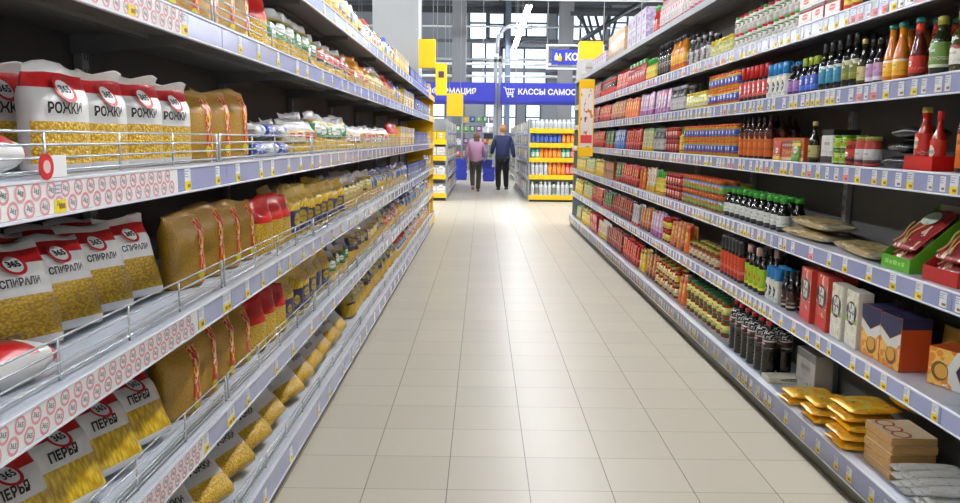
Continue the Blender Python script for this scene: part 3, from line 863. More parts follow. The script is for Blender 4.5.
reg('orangelab', 'soy_bottle', 'bottle', bottle(.029, .235, gl((58, 20, 8)), CK, pm('lab_orangeblk', (222, 110, 40), (232, 140, 60), (90, 30, 16), 15), sh=.66, nz=.80, nr=.36, lz=(.06, .62), capz=.88), (.058, .058, .235))
reg('greensoy', 'soy_bottle', 'bottle', bottle(.033, .175, gl((22, 16, 14)), CG, pm('lab_whitesoy', (232, 232, 226), (222, 224, 218), (60, 60, 60), 16, tb=.72), sh=.52, nz=.70, nr=.55, lz=(.08, .48), capz=.84, capr=.022), (.066, .066, .175))
reg('darkslim', 'soy_bottle', 'bottle', bottle(.024, .19, gl((22, 18, 18)), CK, pm('lab_dark', (60, 40, 36), (150, 40, 30), (206, 196, 170), 17), sh=.56, nz=.74, nr=.4, lz=(.08, .50), capz=.86), (.048, .048, .19))
reg('silver', 'sauce_bottle', 'bottle', bottle(.027, .20, mat('grey_bottle', (80, 78, 80), .25), mat('cap_silver', (186, 186, 190), .25, metal=.4), pm('lab_silver', (196, 192, 190), (120, 116, 116), (220, 216, 210), 18), sh=.6, nz=.76, nr=.5, lz=(.1, .55), capz=.86), (.054, .054, .20))
reg('greenyel', 'soy_bottle', 'bottle', bottle(.028, .245, gl((22, 16, 12)), CK, pm('lab_greenorange', (160, 200, 40), (236, 110, 30), (230, 226, 60), 19, ta=.5), sh=.62, nz=.78, nr=.4, lz=(.10, .58), capz=.86), (.056, .056, .245))
reg('pinkcap', 'soy_bottle', 'bottle', bottle(.028, .25, gl((26, 16, 14)), cm((206, 160, 160)), pm('lab_greenorange', (160, 200, 40), (236, 110, 30), (230, 226, 60), 19), sh=.62, nz=.78, nr=.45, lz=(.10, .58), capz=.82, capr=.018), (.056, .056, .25))
reg('redorange', 'teriyaki_bottle', 'bottle', bottle(.027, .25, gl((24, 12, 10)), CK, pm('lab_redorange', (206, 66, 30), (226, 96, 40), (190, 40, 24), 20, tb=.66), sh=.66, nz=.68, nr=.9, lz=(.08, .62), capz=.68, capr=.026), (.054, .054, .25))
def cola():
    b = MB(); c = MB(); l = MB()
    dk = gl((20, 12, 12), .06)
    prof = [(.030, 0), (.036, .006)]
    for i in range(5): prof += [(.0375, .012 + i*.022), (.0345, .022 + i*.022)]
    prof += [(.037, .13), (.037, .20), (.030, .225), (.018, .252), (.0155, .262), (.0155, .272)]
    b.lathe(prof, dk, 18); c.lathe([(.0175, .272), (.0175, .290), (.014, .294)], CR, 14)
    l.lathe([(.0378, .135), (.0378, .196)], pm('lab_cola', (40, 26, 26), (150, 60, 56), (196, 170, 166), 21, ta=.6), 18)
    q = MB(); q.lathe([(.0378, .200), (.0312, .2255), (.0195, .2522)], pm('lab_colaneck', (28, 26, 28), (30, 30, 30), (232, 232, 230), 22, tb=.55, lines=False, sx=5, sz=5), 18)
    return [('body', b), ('cap', c), ('label', l), ('neck_label', q)]
reg('cola', 'soy_bottle', 'bottle', cola(), (.076, .076, .294))
# jars
def rj(key, name, Rr, H, body, lid, label, **k): return reg(key, name, 'jar', jar(Rr, H, body, lid, label, **k), (2*Rr, 2*Rr, H))
rj('mustard', 'mustard_jar', .027, .10, gl((206, 160, 40)), CO, pm('lab_must', (50, 80, 170), (232, 226, 214), (220, 60, 40), 23))
rj('yellowjar', 'sauce_jar', .03, .12, gl((190, 176, 60)), CY, pm('lab_yel', (226, 222, 130), (60, 100, 170), (240, 236, 214), 24))
rj('redlid', 'spice_jar', .03, .10, mat('jar_white', (216, 214, 206), .3), CR, pm('lab_spice', (232, 230, 222), (60, 60, 50), (90, 130, 60), 25))
rj('greenlid', 'spice_jar', .03, .10, mat('jar_white', (216, 214, 206)), CG, pm('lab_spice', (232, 230, 222), (60, 60, 50), (90, 130, 60), 25))
rj('pinkjar', 'sauce_jar', .033, .118, gl((196, 72, 60)), CGD, pm('lab_pinkjar', (226, 222, 218), (222, 216, 214), (120, 90, 90), 26, tb=.68), lz=(.12, .58))
rj('greensmall', 'sauce_jar', .026, .062, gl((90, 130, 20)), cm((90, 140, 40)), pm('lab_lime', (180, 214, 50), (40, 80, 30), (226, 232, 160), 27), lz=(.12, .8))
rj('colorjar', 'adjika_jar', .030, .105, gl((150, 90, 30)), CO, pm('lab_color', (120, 180, 60), (232, 70, 30), (60, 130, 200), 28, ta=.45, tb=.55))
rj('bigdim', 'pickle_jar', .042, .19, gl((126, 112, 46)), cm((190, 170, 60)), pm('lab_dim', (110, 106, 60), (150, 140, 80), (80, 70, 40), 29))
rj('redjar', 'tomato_jar', .032, .10, gl((150, 30, 20)), cm((190, 50, 40)), pm('lab_redjar', (206, 60, 40), (236, 230, 214), (90, 30, 20), 30))
rj('greentop', 'sauce_jar', .042, .115, gl((150, 66, 24)), CDG, pm('lab_gt', (222, 220, 120), (206, 90, 40), (70, 110, 50), 31, ta=.5))
rj('brownjar', 'adjika_jar', .034, .115, gl((130, 60, 24)), CGD, pm('lab_brown', (226, 214, 170), (190, 80, 40), (110, 80, 40), 32))
rj('mixjar', 'adjika_jar', .030, .10, gl((150, 60, 24)), CR, pm('lab_mix', (226, 206, 60), (206, 50, 40), (236, 232, 220), 33))
rj('whitelid', 'tartar_jar', .03, .12, mat('jar_cream', (222, 214, 190), .3), CW, pm('lab_tart', (230, 222, 170), (110, 160, 60), (200, 60, 50), 34))
rj('oranjar', 'apricot_sauce_jar', .034, .16, gl((220, 120, 20)), cm((210, 180, 70)), pm('lab_apr', (236, 150, 30), (240, 196, 80), (200, 70, 20), 35), lz=(.16, .6), lidh=.12)
# pouches
def rp(key, name, base, a, b2, seed, w=.10, d=.05, h=.215, top=None, spout=None):
    return reg(key, name, 'pouch', pouch(w, d, h, pm('pp_' + key, base, a, b2, seed, ta=.5, tb=.6), film('pt_%d_%d_%d' % (top or base), top or base), spout, seed), (w, d, h))
rp('pred', 'ketchup_pouch', (190, 24, 18), (226, 196, 120), (120, 12, 12), 40)
rp('pred2', 'ketchup_pouch', (200, 34, 20), (232, 170, 30), (150, 20, 16), 41, h=.205, spout=CR)
rp('porange', 'sauce_pouch', (226, 110, 30), (240, 200, 90), (190, 40, 24), 42)
rp('plilac', 'sauce_pouch', (206, 170, 200), (236, 230, 232), (150, 80, 140), 43)
rp('pgreen', 'mayonnaise_pouch', (214, 206, 150), (70, 150, 50), (226, 180, 30), 44, top=(90, 160, 70))
rp('pblue', 'mayonnaise_pouch', (60, 110, 190), (232, 232, 228), (40, 70, 150), 45)
rp('pyellow', 'mustard_pouch', (236, 200, 40), (240, 232, 180), (60, 130, 60), 46)
rp('pwhite', 'mayonnaise_pouch', (226, 216, 196), (196, 46, 36), (226, 180, 50), 47)
rp('pbrown', 'seasoning_pouch', (176, 100, 36), (226, 190, 110), (110, 44, 20), 48)
rp('ppurple', 'sauce_pouch', (120, 60, 120), (236, 230, 232), (200, 60, 90), 49)
rp('pteal', 'sauce_pouch', (40, 110, 66), (226, 206, 140), (190, 40, 26), 50)
rp('pdarkred', 'tomato_pouch', (140, 22, 18), (216, 150, 90), (70, 24, 14), 51)
rp('pspice', 'seasoning_pouch', (222, 214, 206), (206, 60, 40), (70, 50, 44), 52, w=.075, d=.02, h=.14)
rp('psilver', 'sauce_pouch', (196, 196, 200), (90, 90, 96), (206, 60, 50), 53)
# cartons
def rc(key, name, w, d, h, body, front, top=None): return reg(key, name, 'carton', carton(w, d, h, body, front, top), (w, d, h))
CARD = mat('cardboard', (186, 150, 104), .7, var=.06, scale=6)
rc('cardbox', 'cardboard_box', .26, .2, .30, CARD, pm('cardprint', (192, 156, 110), (182, 146, 100), (150, 110, 70), 60, tb=.7))
rc('redbox', 'tomato_carton', .075, .06, .12, mat('redc', (196, 44, 36), .4), pm('redcp', (206, 50, 40), (238, 230, 214), (160, 30, 26), 61))
rc('whitepack', 'bottle_pack', .20, .16, .16, pm('shrink', (196, 192, 196), (176, 160, 186), (206, 204, 204), 62, lines=False), pm('shrinkf', (196, 192, 198), (156, 130, 170), (190, 90, 90), 63))
rc('lilacpack', 'bottle_pack', .22, .18, .15, pm('shrink2', (186, 176, 196), (160, 140, 180), (204, 200, 208), 64, lines=False), pm('shrink2f', (186, 174, 196), (140, 106, 156), (206, 196, 208), 65))
rc('brownbox', 'seasoning_carton', .12, .08, .10, mat('brownc', (150, 84, 40), .5), pm('browncp', (160, 90, 44), (196, 120, 60), (110, 60, 30), 66))
rc('spicetray', 'spice_display_box', .14, .10, .07, mat('sprd', (206, 60, 50), .5), pm('sprdp', (232, 224, 216), (206, 60, 44), (60, 40, 40), 67, ta=.45))
reg('whitebottle', 'vinegar_bottle', 'bottle', bottle(.034, .27, mat('pale_bottle', (186, 160, 160), .2), CR, pm('lab_wv', (206, 196, 196), (190, 40, 50), (200, 90, 110), 68), sh=.6, nz=.8, nr=.4, lz=(.1, .55), capz=.9), (.068, .068, .27))
reg('slimred', 'ketchup_bottle', 'bottle', bottle(.03, .235, gl((170, 24, 18)), CW, pm('lab_sr', (190, 34, 28), (236, 228, 210), (60, 110, 50), 69), sh=.55, nz=.72, nr=.5, lz=(.08, .5), capz=.84, capr=.018), (.06, .06, .235))
reg('slimgreen', 'ketchup_bottle', 'bottle', bottle(.03, .235, gl((176, 40, 20)), CG, pm('lab_sr', (190, 34, 28), (236, 228, 210), (60, 110, 50), 69), sh=.55, nz=.72, nr=.5, lz=(.08, .5), capz=.84, capr=.018), (.06, .06, .235))
reg('darktall', 'soy_bottle', 'bottle', bottle(.034, .28, gl((26, 18, 16)), CK, pm('lab_dt', (60, 44, 36), (150, 120, 60), (200, 190, 160), 70), sh=.6, nz=.76, nr=.42, lz=(.12, .5), capz=.88), (.068, .068, .28))
reg('orangetall', 'squash_bottle', 'bottle', bottle(.034, .27, gl((226, 140, 20)), CK, pm('lab_ot', (240, 180, 40), (240, 210, 110), (200, 80, 20), 71), sh=.6, nz=.76, nr=.42, lz=(.12, .5), capz=.88), (.068, .068, .27))
reg('yellowsq', 'mustard_bottle', 'bottle', bottle(.03, .20, mat('mustardb', (226, 190, 40), .3), CG, pm('lab_ms', (236, 214, 80), (60, 130, 60), (206, 50, 40), 72), sh=.62, nz=.72, nr=.5, lz=(.1, .58), capz=.74, capr=.016), (.06, .06, .20))

def multi(side, lv, spec, **kw):
    for s_ in spec:
        a, b_, pr, desc = s_[:4]
        k = dict(kw); k.update(s_[4] if len(s_) > 4 else {})
        pr = [P[x] for x in pr] if isinstance(pr, (list, tuple)) else P[pr]
        run(side, lv, a, b_, pr, desc, **k)
# eye-level shelf (near bottles in the top right corner)
multi('R', 4, [
 (1000, 928, 'olive', 'dark oil bottle with a white label', dict(rows=2)),
 (928, 907, 'pesto', 'dark oil bottle with a green label', dict(rows=2)),
 (907, 888, 'redteal', 'teal-capped red sauce bottle', dict(rows=3)),
 (888, 868, 'orangeteal', 'teal-capped orange sauce bottle', dict(rows=3)),
 (868, 851, 'lilac', 'dark bottle with a lilac label', dict(rows=3)),
 (851, 845, 'cork', 'pale-capped bottle with a straw label', dict(rows=3)),
 (845, 828, 'olivelab', 'long-necked black bottle with an olive label', dict(rows=3)),
 (828, 807, 'bluelab', 'long-necked black bottle with a blue label', dict(rows=3)),
 (807, 789, 'limecap', 'lime-capped bottle with a navy label', dict(rows=3)),
 (789, 778, 'purple', 'small dark bottle with a purple label', dict(rows=3)),
 (778, 758, 'bluecap', 'blue-capped white sauce bottle', dict(rows=3)),
 (758, 732, 'redcap', 'red-capped black sauce bottle', dict(rows=3)),
 (731, 702, 'mustard', 'orange-lidded mustard jar', dict(rows=3, layers=2)),
 (701, 681, 'yellowjar', 'yellow-lidded sauce jar', dict(rows=2)),
 (680, 666, 'silver', 'silver-capped grey sauce bottle', dict(rows=2)),
 (665, 650, ['plilac', 'ppurple'], 'lilac sauce pouch', {}),
 (649, 636, 'plilac', 'pale mauve sauce pouch', {}),
 (635, 622, 'porange', 'orange sauce pouch', {}),
 (621, 608, 'pbrown', 'brown seasoning pouch', {}),
 (607, 597, 'pred', 'red ketchup pouch', {}), (596, 581, 'pdarkred', 'dark red tomato pouch', {}),
], rows=2)
# overhead shelf
multi('R', 5, [
 (884, 862, 'darktall', 'tall black sauce bottle', dict(rows=2)),
 (862, 842, 'olivelab', 'black bottle with an olive label', dict(rows=2)),
 (842, 826, 'yellowsq', 'green-capped mustard bottle', {}),
 (826, 786, 'spicetray', 'red display box of spice sachets', dict(layers=2, rows=1)),
 (786, 760, ['greenlid', 'redlid'], 'green or red lidded spice jar', dict(layers=2, rows=2)),
 (759, 724, ['redlid', 'redlid', 'greenlid'], 'white spice jar', dict(layers=2, rows=2)),
 (723, 702, 'yellowjar', 'blue-labelled jar with yellow lid', dict(rows=2)),
 (701, 679, ['silver', 'darkslim'], 'dark slim sauce bottle', dict(rows=2)),
 (678, 664, 'orangetall', 'tall orange sauce bottle', dict(rows=2)),
 (663, 651, 'darktall', 'tall dark brown bottle', dict(rows=2)),
 (650, 641, 'yellowsq', 'yellow mustard bottle', {}),
 (640, 624, ['slimgreen', 'slimred'], 'slim red ketchup bottle', dict(rows=2)),
 (623, 612, 'pred2', 'spouted red ketchup pouch', {}), (611, 598, 'redteal', 'small red bottle', {}), (597, 580, 'pdarkred', 'dark tomato pouch', {}),
])
# topmost shelf
multi('R', 6, [
 (720, 684, 'whitebottle', 'red-capped white vinegar bottle', dict(rows=3)),
 (683, 652, 'whitebottle', 'pink-labelled vinegar bottle', dict(rows=3)),
 (650, 646, 'slimgreen', 'green-capped bottle', {}),
 (640, 622, 'lilacpack', 'lilac shrink-wrapped bottle pack', dict(layers=2, inset=.02, rzj=.01)),
 (619, 604, 'cardbox', 'brown cardboard box', dict(inset=.03)),
 (602, 589, 'whitepack', 'white shrink-wrapped bottle pack', dict(inset=.02, rzj=.01)),
], inset=.02)
# chest-high shelf
multi('R', 3, [
 (1010, 962, 'chili', 'slender chili bottle with red cap', {}),
 (962, 941, 'orangelab', 'tall soy bottle with an orange label', dict(rows=3, inset=.05)),
 (866, 847, 'pinkjar', 'pink sauce jar with a white label', dict(rows=1, inset=.02)),
 (847, 841, 'redjar', 'small grey-red jar', dict(rows=1)),
 (841, 826, 'greensmall', 'lime-green small jar', dict(layers=2, rows=2)),
 (808, 801, 'cork', 'pale-capped amber bottle', dict(rows=1)),
 (764, 733, 'orangelab', 'dark soy bottle with orange label', dict(rows=3)),
 (732, 680, 'mustard', 'orange-lidded blue-labelled jar', dict(rows=3, layers=2)),
 (679, 676, 'yellowsq', 'yellow mustard squeeze bottle', {}),
 (675, 662, 'redjar', 'red tomato jar', dict(layers=2, rows=2)),
 (661, 651, 'silver', 'silver-capped dark bottle', dict(rows=2)),
 (650, 639, 'pgreen', 'white pouch with green top', {}),
 (638, 623, 'pred2', 'red ketchup pouch with spout', {}),
 (622, 612, 'pblue', 'blue mayonnaise pouch', {}),
 (611, 603, 'pteal', 'teal sauce pouch', {}), (602, 581, 'pred', 'dark red ketchup pouch', {}),
], rows=2)
# waist-high shelf
multi('R', 2, [
 (783, 722, 'greensoy', 'green-capped soy bottle with white label', dict(rows=2, gap=.035)),
 (721, 681, 'colorjar', 'orange-lidded adjika jar', dict(rows=2, layers=2)),
 (744, 690, 'bigdim', 'big jar with a yellow lid', dict(inset=.162, layers=1, rows=1, jx=0)),
 (680, 664, 'redjar', 'red-lidded tomato jar', dict(layers=2, rows=2)),
 (663, 655, 'yellowsq', 'green-capped yellow bottle', {}),
 (654, 645, 'pwhite', 'white mayonnaise pouch', {}),
 (644, 638, 'porange', 'orange sauce pouch', {}),
 (637, 620, 'pred', 'red tomato pouch', {}),
 (619, 614, 'pteal', 'green herb pouch', {}),
 (613, 603, 'brownbox', 'brown seasoning carton', dict(layers=2)),
 (602, 594, 'pyellow', 'yellow mustard pouch', {}), (593, 585, 'pgreen', 'white and green pouch', {}), (584, 576, 'pyellow', 'bright yellow pouch', {}),
], rows=2)
# knee-high shelf
multi('R', 1, [
 (797, 784, 'darkslim', 'dark slim soy bottle', dict(rows=3)),
 (783, 768, 'bluecap', 'white and blue sauce bottle', dict(rows=2)),
 (767, 746, ['greenyel', 'pinkcap'], 'soy bottle with a green label', dict(rows=3)),
 (745, 722, 'redorange', 'black-capped red teriyaki bottle', dict(rows=3)),
 (720, 690, 'brownjar', 'brown adjika jar', dict(rows=2, layers=1, gap=.03)),
 (689, 671, ['porange', 'pbrown'], 'orange seasoning pouch', {}),
 (670, 663, 'mixjar', 'red-lidded adjika jar', dict(layers=2)),
 (662, 651, 'plilac', 'lilac and white pouch', {}),
 (650, 640, 'pbrown', 'tan seasoning pouch', {}),
 (639, 632, 'psilver', 'silver sauce pouch', {}),
 (631, 612, 'pdarkred', 'dark red sauce pouch', {}),
 (611, 603, 'pteal', 'green sauce pouch', {}), (602, 592, 'pred', 'bright red ketchup pouch', {}),
 (591, 583, 'pgreen', 'white mayonnaise pouch', {}), (582, 575, 'pyellow', 'yellow pouch', {}),
], rows=2)
# floor-level shelf
multi('R', 0, [
 (776, 733, 'cola', 'red-capped dark soy bottle', dict(rows=2, inset=.0, gap=.03)),
 (731, 690, 'greentop', 'green-lidded sauce jar', dict(rows=2, layers=2, skip=())),
 (689, 681, 'porange', 'orange pouch', {}),
 (680, 658, ['brownjar', 'mixjar'], 'gold-lidded adjika jar', dict(rows=2, layers=2)),
 (657, 648, 'pbrown', 'brown sauce pouch', {}),
 (647, 641, 'pyellow', 'yellow sauce pouch', {}),
 (640, 624, 'pred2', 'red spouted ketchup pouch', dict(layers=1)),
 (623, 608, 'pdarkred', 'deep red tomato pouch', {}),
 (607, 599, 'pwhite', 'white and red pouch', {}), (598, 591, 'redbox', 'red tomato carton', dict(layers=2)),
 (590, 582, 'pyellow', 'pale yellow pouch', {}), (581, 577, 'pgreen', 'green and white pouch', {}),
], rows=2)
# ------------------------------------------------------------------ the pasta side
CLEARW = film('clear_top', (206, 206, 204), .2)
CLEARY = film('clear_amber', (222, 186, 84), .22)
REDF = film('red_top', (210, 36, 30), .25); GRNF = film('green_top', (36, 110, 50), .25); BLUF = film('blue_top', (40, 60, 150), .25)
def rb(key, parts, size, name='pasta_bag'): P[key] = Proto(name, 'bag', parts, size)
def low_bag(seed, word):
    o = clearbag(PASTA_R, W_FILM, None, seed, w=.215, d=.10, h=.28, topv=.27, fin=.10)
    if word:
        B = Bag(.215, .10, .28, seed, wr=.005, fin=.10, flop=.012); l = MB()
        add_text(l, 'РОЖКИ', .032, BLACK, (-.005, 0, .118), B.front, off=.006, bold=.035, sx=.86); o.append(('lettering', l))
    return o
for i in range(3):
    rb(f'rozhki{i}', bag365('РОЖКИ', PASTA_R, 3 + i, flop=(-.014, .01, -.02)[i], skew=(.0, .01, -.008)[i]), (.175, .09, .235))
    rb(f'perya{i}', bag365('ПЕРЬЯ', PASTA_P, 13 + i, flop=(.01, -.012, .006)[i], skew=(.0, -.01, .008)[i], h=.21), (.175, .09, .21))
    rb(f'spiral{i}', bag365('СПИРАЛИ', PASTA_S, 23 + i, flop=(.02, .012, -.016)[i], skew=(.012, .0, -.012)[i], h=.245), (.18, .09, .245))
    rb(f'tan{i}', tanbag(33 + i), (.165, .105, .25), 'macaroni_bag')
    rb(f'low{i}', low_bag(43 + i, i < 2), (.215, .10, .28))
    rb(f'plain{i}', clearbag(PASTA_S, CLEARW, pm(f'lab_pl{i}', [(206, 190, 120), (40, 60, 120), (196, 176, 90)][i], [(230, 214, 150), (214, 190, 80), (60, 120, 60)][i], (60, 40, 30), 80 + i), 53 + i, w=.15, d=.09, h=.245), (.155, .095, .245))
    rb(f'redtop{i}', clearbag(PASTA_R, REDF, None, 63 + i, w=.15, d=.085, h=.24, topv=.55), (.155, .09, .24))
    rb(f'greenlab{i}', clearbag(VERMI, CLEARW, pm(f'lab_gn{i}', (46, 120, 50), (230, 232, 224), (30, 90, 40), 90 + i), 73 + i, w=.14, d=.09, h=.215), (.145, .095, .215))
    rb(f'navy{i}', clearbag(PASTA_P, CLEARY, pm(f'lab_nv{i}', (44, 46, 84), (190, 160, 50), (60, 60, 96), 100 + i), 83 + i, w=.15, d=.08, h=.245, labv=(.12, .55)), (.155, .085, .245))
    rb(f'bluyel{i}', clearbag(PASTA_S, BLUF, pm(f'lab_by{i}', (236, 200, 40), (50, 110, 190), (60, 130, 200), 110 + i), 93 + i, w=.14, d=.08, h=.22), (.145, .085, .22))
    rb(f'mixed{i}', clearbag(VERMI, [CLEARW, REDF, GRNF][i], pm(f'lab_mx{i}', [(206, 60, 50), (236, 214, 190), (236, 200, 50)][i], [(230, 226, 214), (60, 90, 160), (206, 60, 50)][i], (60, 50, 60), 120 + i), 103 + i, w=.13, d=.08, h=.20), (.135, .085, .20))
rb('orangebag', clearbag(PASTA_S, film('orange_film', (232, 140, 20)), pm('lab_ob', (236, 150, 24), (240, 190, 60), (190, 60, 20), 130), 203, w=.16, d=.1, h=.22), (.165, .105, .22))
YCARD = mat('yellow_card', (244, 196, 20), .5, var=.03)
rc('bluecarton', 'pasta_carton', .09, .06, .17, mat('bluec', (40, 60, 140), .4), pm('bluecp', (46, 66, 150), (226, 226, 232), (30, 40, 100), 131))
rc('yellowcarton', 'pasta_carton', .11, .07, .20, YCARD, pm('yelcp', (244, 200, 40), (226, 226, 220), (60, 70, 110), 132))
rb('nest', pillow(.13, .11, .055, VERMI, 5, CLEARW, pm('lab_nest', (230, 222, 200), (206, 60, 50), (90, 130, 70), 133)), (.14, .115, .066), 'noodle_nest_bag')
rb('whitelow', pillow(.17, .12, .06, pm('pilwhite', (232, 232, 228), (70, 90, 180), (226, 222, 200), 134), 6, CLEARW), (.18, .13, .072), 'pasta_bag')
rb('bluelow', pillow(.17, .12, .06, pm('pilblue', (48, 66, 160), (226, 226, 232), (40, 56, 140), 137, lines=False), 16, BLUF), (.18, .13, .072), 'pasta_bag')
for i in range(3): rb(f'nestb{i}', clearbag(VERMI, CLEARW, pm(f'lab_nb{i}', [(214, 204, 176), (226, 220, 206), (190, 176, 120)][i], [(190, 60, 46), (90, 130, 60), (206, 60, 50)][i], (120, 100, 60), 140 + i), 303 + i, w=.13, d=.09, h=.17, labv=(.3, .66), topv=.7), (.135, .095, .17), 'noodle_nest_bag')
rb('spag', pillow(.26, .075, .038, VERMI, 7, CLEARW, pm('lab_spag', (40, 110, 50), (236, 220, 120), (214, 200, 60), 135)), (.26, .08, .046), 'spaghetti_pack')
rb('greenpil', pillow(.19, .13, .075, pm('pilgreen', (60, 120, 50), (220, 226, 214), (40, 90, 40), 136), 8, CLEARW), (.2, .14, .09), 'pasta_bag')
def _unused(): pass
def V(k): return [P[f'{k}{i}'] for i in range(3)]
def runL(lv, a, b_, pr, desc, **k):
    if k.get('rz') == 0: k.setdefault('inset', .05); k.setdefault('rzj', .05)
    k.setdefault('inset', .035); k.setdefault('rz', -.28); k.setdefault('rzj', .24 if b_ > 262 else .06)
    run('L', lv, a, b_, pr if isinstance(pr, list) and not isinstance(pr[0], str) else [P[q] for q in pr] if isinstance(pr, list) else P[pr], desc, **k)
# chest-high (third row of bags seen in the upper left)
runL(3, 52, 197, V('rozhki'), 'white macaroni bag with red band', step=.203, inset=.045, rows=2, sj=.02)
runL(3, 197, 254, V('tan'), 'tan macaroni bag with red stripe', rz=-.45)
runL(3, 260, 292, ['bluelow', 'whitelow'], 'flat blue or white pasta bag', rz=0, layers=2, inset=.05)
runL(3, 294, 318, V('nestb'), 'pale noodle nest bag', rows=2)
runL(3, 319, 348, V('greenlab'), 'green-labelled noodle bag', rows=2)
runL(3, 349, 392, V('nestb'), 'pale nest bag near the cartons', rows=2)
runL(3, 393, 400, V('redtop'), 'red-topped pasta bag', rows=1)
runL(3, 401, 415, 'yellowcarton', 'yellow pasta carton', rz=0)
runL(3, 416, 428, 'bluecarton', 'blue pasta carton', rz=0, layers=1)
# waist-high
runL(2, 8, 165, V('spiral'), 'white spiral pasta bag', step=.186, inset=.10, rz=-.42, rx=-.30, rows=2, sj=.02)
runL(2, 186, 257, V('tan'), 'tan macaroni bag with red front stripe', rz=-.42, inset=.055)
runL(2, 264, 292, V('redtop'), 'red-topped clear pasta bag')
runL(2, 294, 345, V('navy'), 'clear penne bag with navy label', rows=2)
runL(2, 346, 372, V('plain'), 'clear spiral pasta bag', rows=2)
runL(2, 373, 408, V('bluyel'), 'blue and yellow pasta bag')
runL(2, 409, 427, 'bluecarton', 'navy pasta carton', rz=0)
# knee-high
runL(1, -8, 158, V('perya'), 'white penne bag with red band', step=.19, inset=.03, rz=-.3, rx=-.42, sj=.02)
runL(1, 172, 249, V('tan'), 'tan macaroni bag beside the penne', rz=-.42)
runL(1, 252, 283, V('redtop'), 'red and clear pasta bag')
runL(1, 285, 330, V('navy'), 'navy-labelled penne bag', rows=1)
runL(1, 332, 350, V('greenlab'), 'green-labelled vermicelli bag')
runL(1, 351, 385, V('plain'), 'clear fusilli bag', rows=1)
runL(1, 386, 400, V('mixed'), 'red and white noodle bag')
runL(1, 401, 427, V('bluyel'), 'blue-topped pasta bag')
# floor-level
runL(0, 165, 290, V('low'), 'white-topped clear macaroni bag', rx=-.78, rz=-.3, inset=-.012, step=.262, sj=.03)
runL(0, 294, 352, V('low'), 'clear macaroni bag leaning back', rx=-.78, rz=-.25, inset=-.012, step=.25)
runL(0, 354, 398, V('plain'), 'clear pasta bag with small label', rx=-.2)
runL(0, 399, 428, V('mixed'), 'orange and blue noodle bag')
# overhead
runL(4, 165, 258, V('tan'), 'tan macaroni bag with red edge', rz=-.42, rows=1)
runL(4, 262, 272, V('redtop'), 'red-topped macaroni bag')
runL(4, 274, 322, V('greenlab'), 'green-labelled clear noodle bag', rows=2)
runL(4, 324, 352, V('mixed'), 'bright noodle bag', rows=2)
runL(4, 356, 374, 'orangebag', 'orange pasta bag')
runL(4, 375, 386, V('plain'), 'clear pasta bag')
runL(4, 387, 393, V('redtop'), 'red pasta bag')
runL(4, 394, 404, V('bluyel'), 'blue pasta bag')
runL(4, 405, 415, 'yellowcarton', 'tall yellow carton', rz=0)
runL(4, 416, 428, 'bluecarton', 'blue carton', rz=0)
# topmost
runL(5, 262, 300, V('plain'), 'clear pasta bag with white top', rows=2)
runL(5, 302, 330, V('greenlab'), 'clear noodle bag with green label', rows=2)
runL(5, 332, 362, V('plain'), 'clear spiral bag', rows=2)
runL(5, 363, 384, V('mixed'), 'colourful noodle bag', rows=2)
runL(5, 385, 396, V('bluyel'), 'blue and yellow bag')
runL(5, 397, 410, 'yellowcarton', 'yellow carton', rz=0)
runL(5, 411, 428, 'bluecarton', 'dark blue carton', rz=0)

for lv in range(6):
    runL(lv, 428.7, 429.4, V('mixed') if lv % 2 else V('bluyel'), 'end-bay noodle bag', rows=1)
    runL(lv, 430.0, 431.0, 'yellowcarton', 'end-bay yellow carton', rz=0, rows=1)
# ------------------------------------------------------------------ single goods on the near sauce shelves
def Yat(px, X): return F * abs(X) / abs(px - XV)
RZR, RZL = -PI / 2, PI / 2
def put(P_, x, y, z, label, rz=RZR, group=None, rx=0, ry=0): return place(P_, (x, y, z), rz, label, group, True, rx, ry)
def proto(name, cat, parts): return Proto(name, cat, parts, (.1, .1, .1))

# chest-high: orange multipack, white carton, black packs, red tray with two bottles
oc = carton(.40, .17, .115, mat('orange_box', (196, 92, 40), .45), pm('orange_boxp', (206, 100, 40), (150, 70, 30), (236, 214, 180), 140, ta=.45))
st = MB(); st.box(.10, .155, -.088, -.0865, .01, .045, YEL); oc.append(('price_sticker', st))
put(proto('noodle_multipack', 'carton', oc), 1.62, 3.98, RZ[3], 'orange noodle multipack with a yellow sticker, chest-high sauce shelf')
for i, (c, yy) in enumerate((((206, 60, 40), 4.10), ((90, 160, 50), 3.86))):
    pp = P['pspice']
    put(proto('soup_sachet', 'sachet', pouch(.10, .012, .10, pm(f'sach{i}', c, (240, 232, 214), (240, 200, 50), 141 + i), fl_(c))), 1.527, yy, RZ[3], f"{['red', 'green and yellow'][i]} soup sachet propped before the orange multipack", rx=-.06)
wc = carton(.12, .12, .125, mat('white_carton', (222, 222, 216), .5), pm('white_cartonp', (226, 226, 222), (216, 214, 210), (60, 50, 46), 143, tb=.7))
bt = MB(); bt.bbox(-.061, .061, -.061, .061, .126, .152, mat('black_band', (34, 32, 34), .4), .002); wc.append(('black_lid', bt))
put(proto('tea_carton', 'carton', wc), 1.62, 3.585, RZ[3], 'white carton with black lid beside the lime jars, chest-high sauce shelf')
BLK = film('black_film', (24, 24, 27), .18)
for i, (x, y, z, a) in enumerate(((1.60, 2.955, .0, .1), (1.61, 2.955, .054, -.1), (1.63, 2.95, .108, .1))):
    put(proto('seaweed_pack', 'packet', pillow(.19, .13, .048, BLK, 60 + i)), x, y, RZ[3] + z, f"{['bottom', 'middle', 'top'][i]} glossy black packet of the pile left of the red tray".replace('left of', 'beside'), rz=RZR + a)
tr = MB(); RT = mat('tray_red', (206, 26, 24), .35)
tr.box(-.09, .09, -.07, .07, 0, .004, RT)
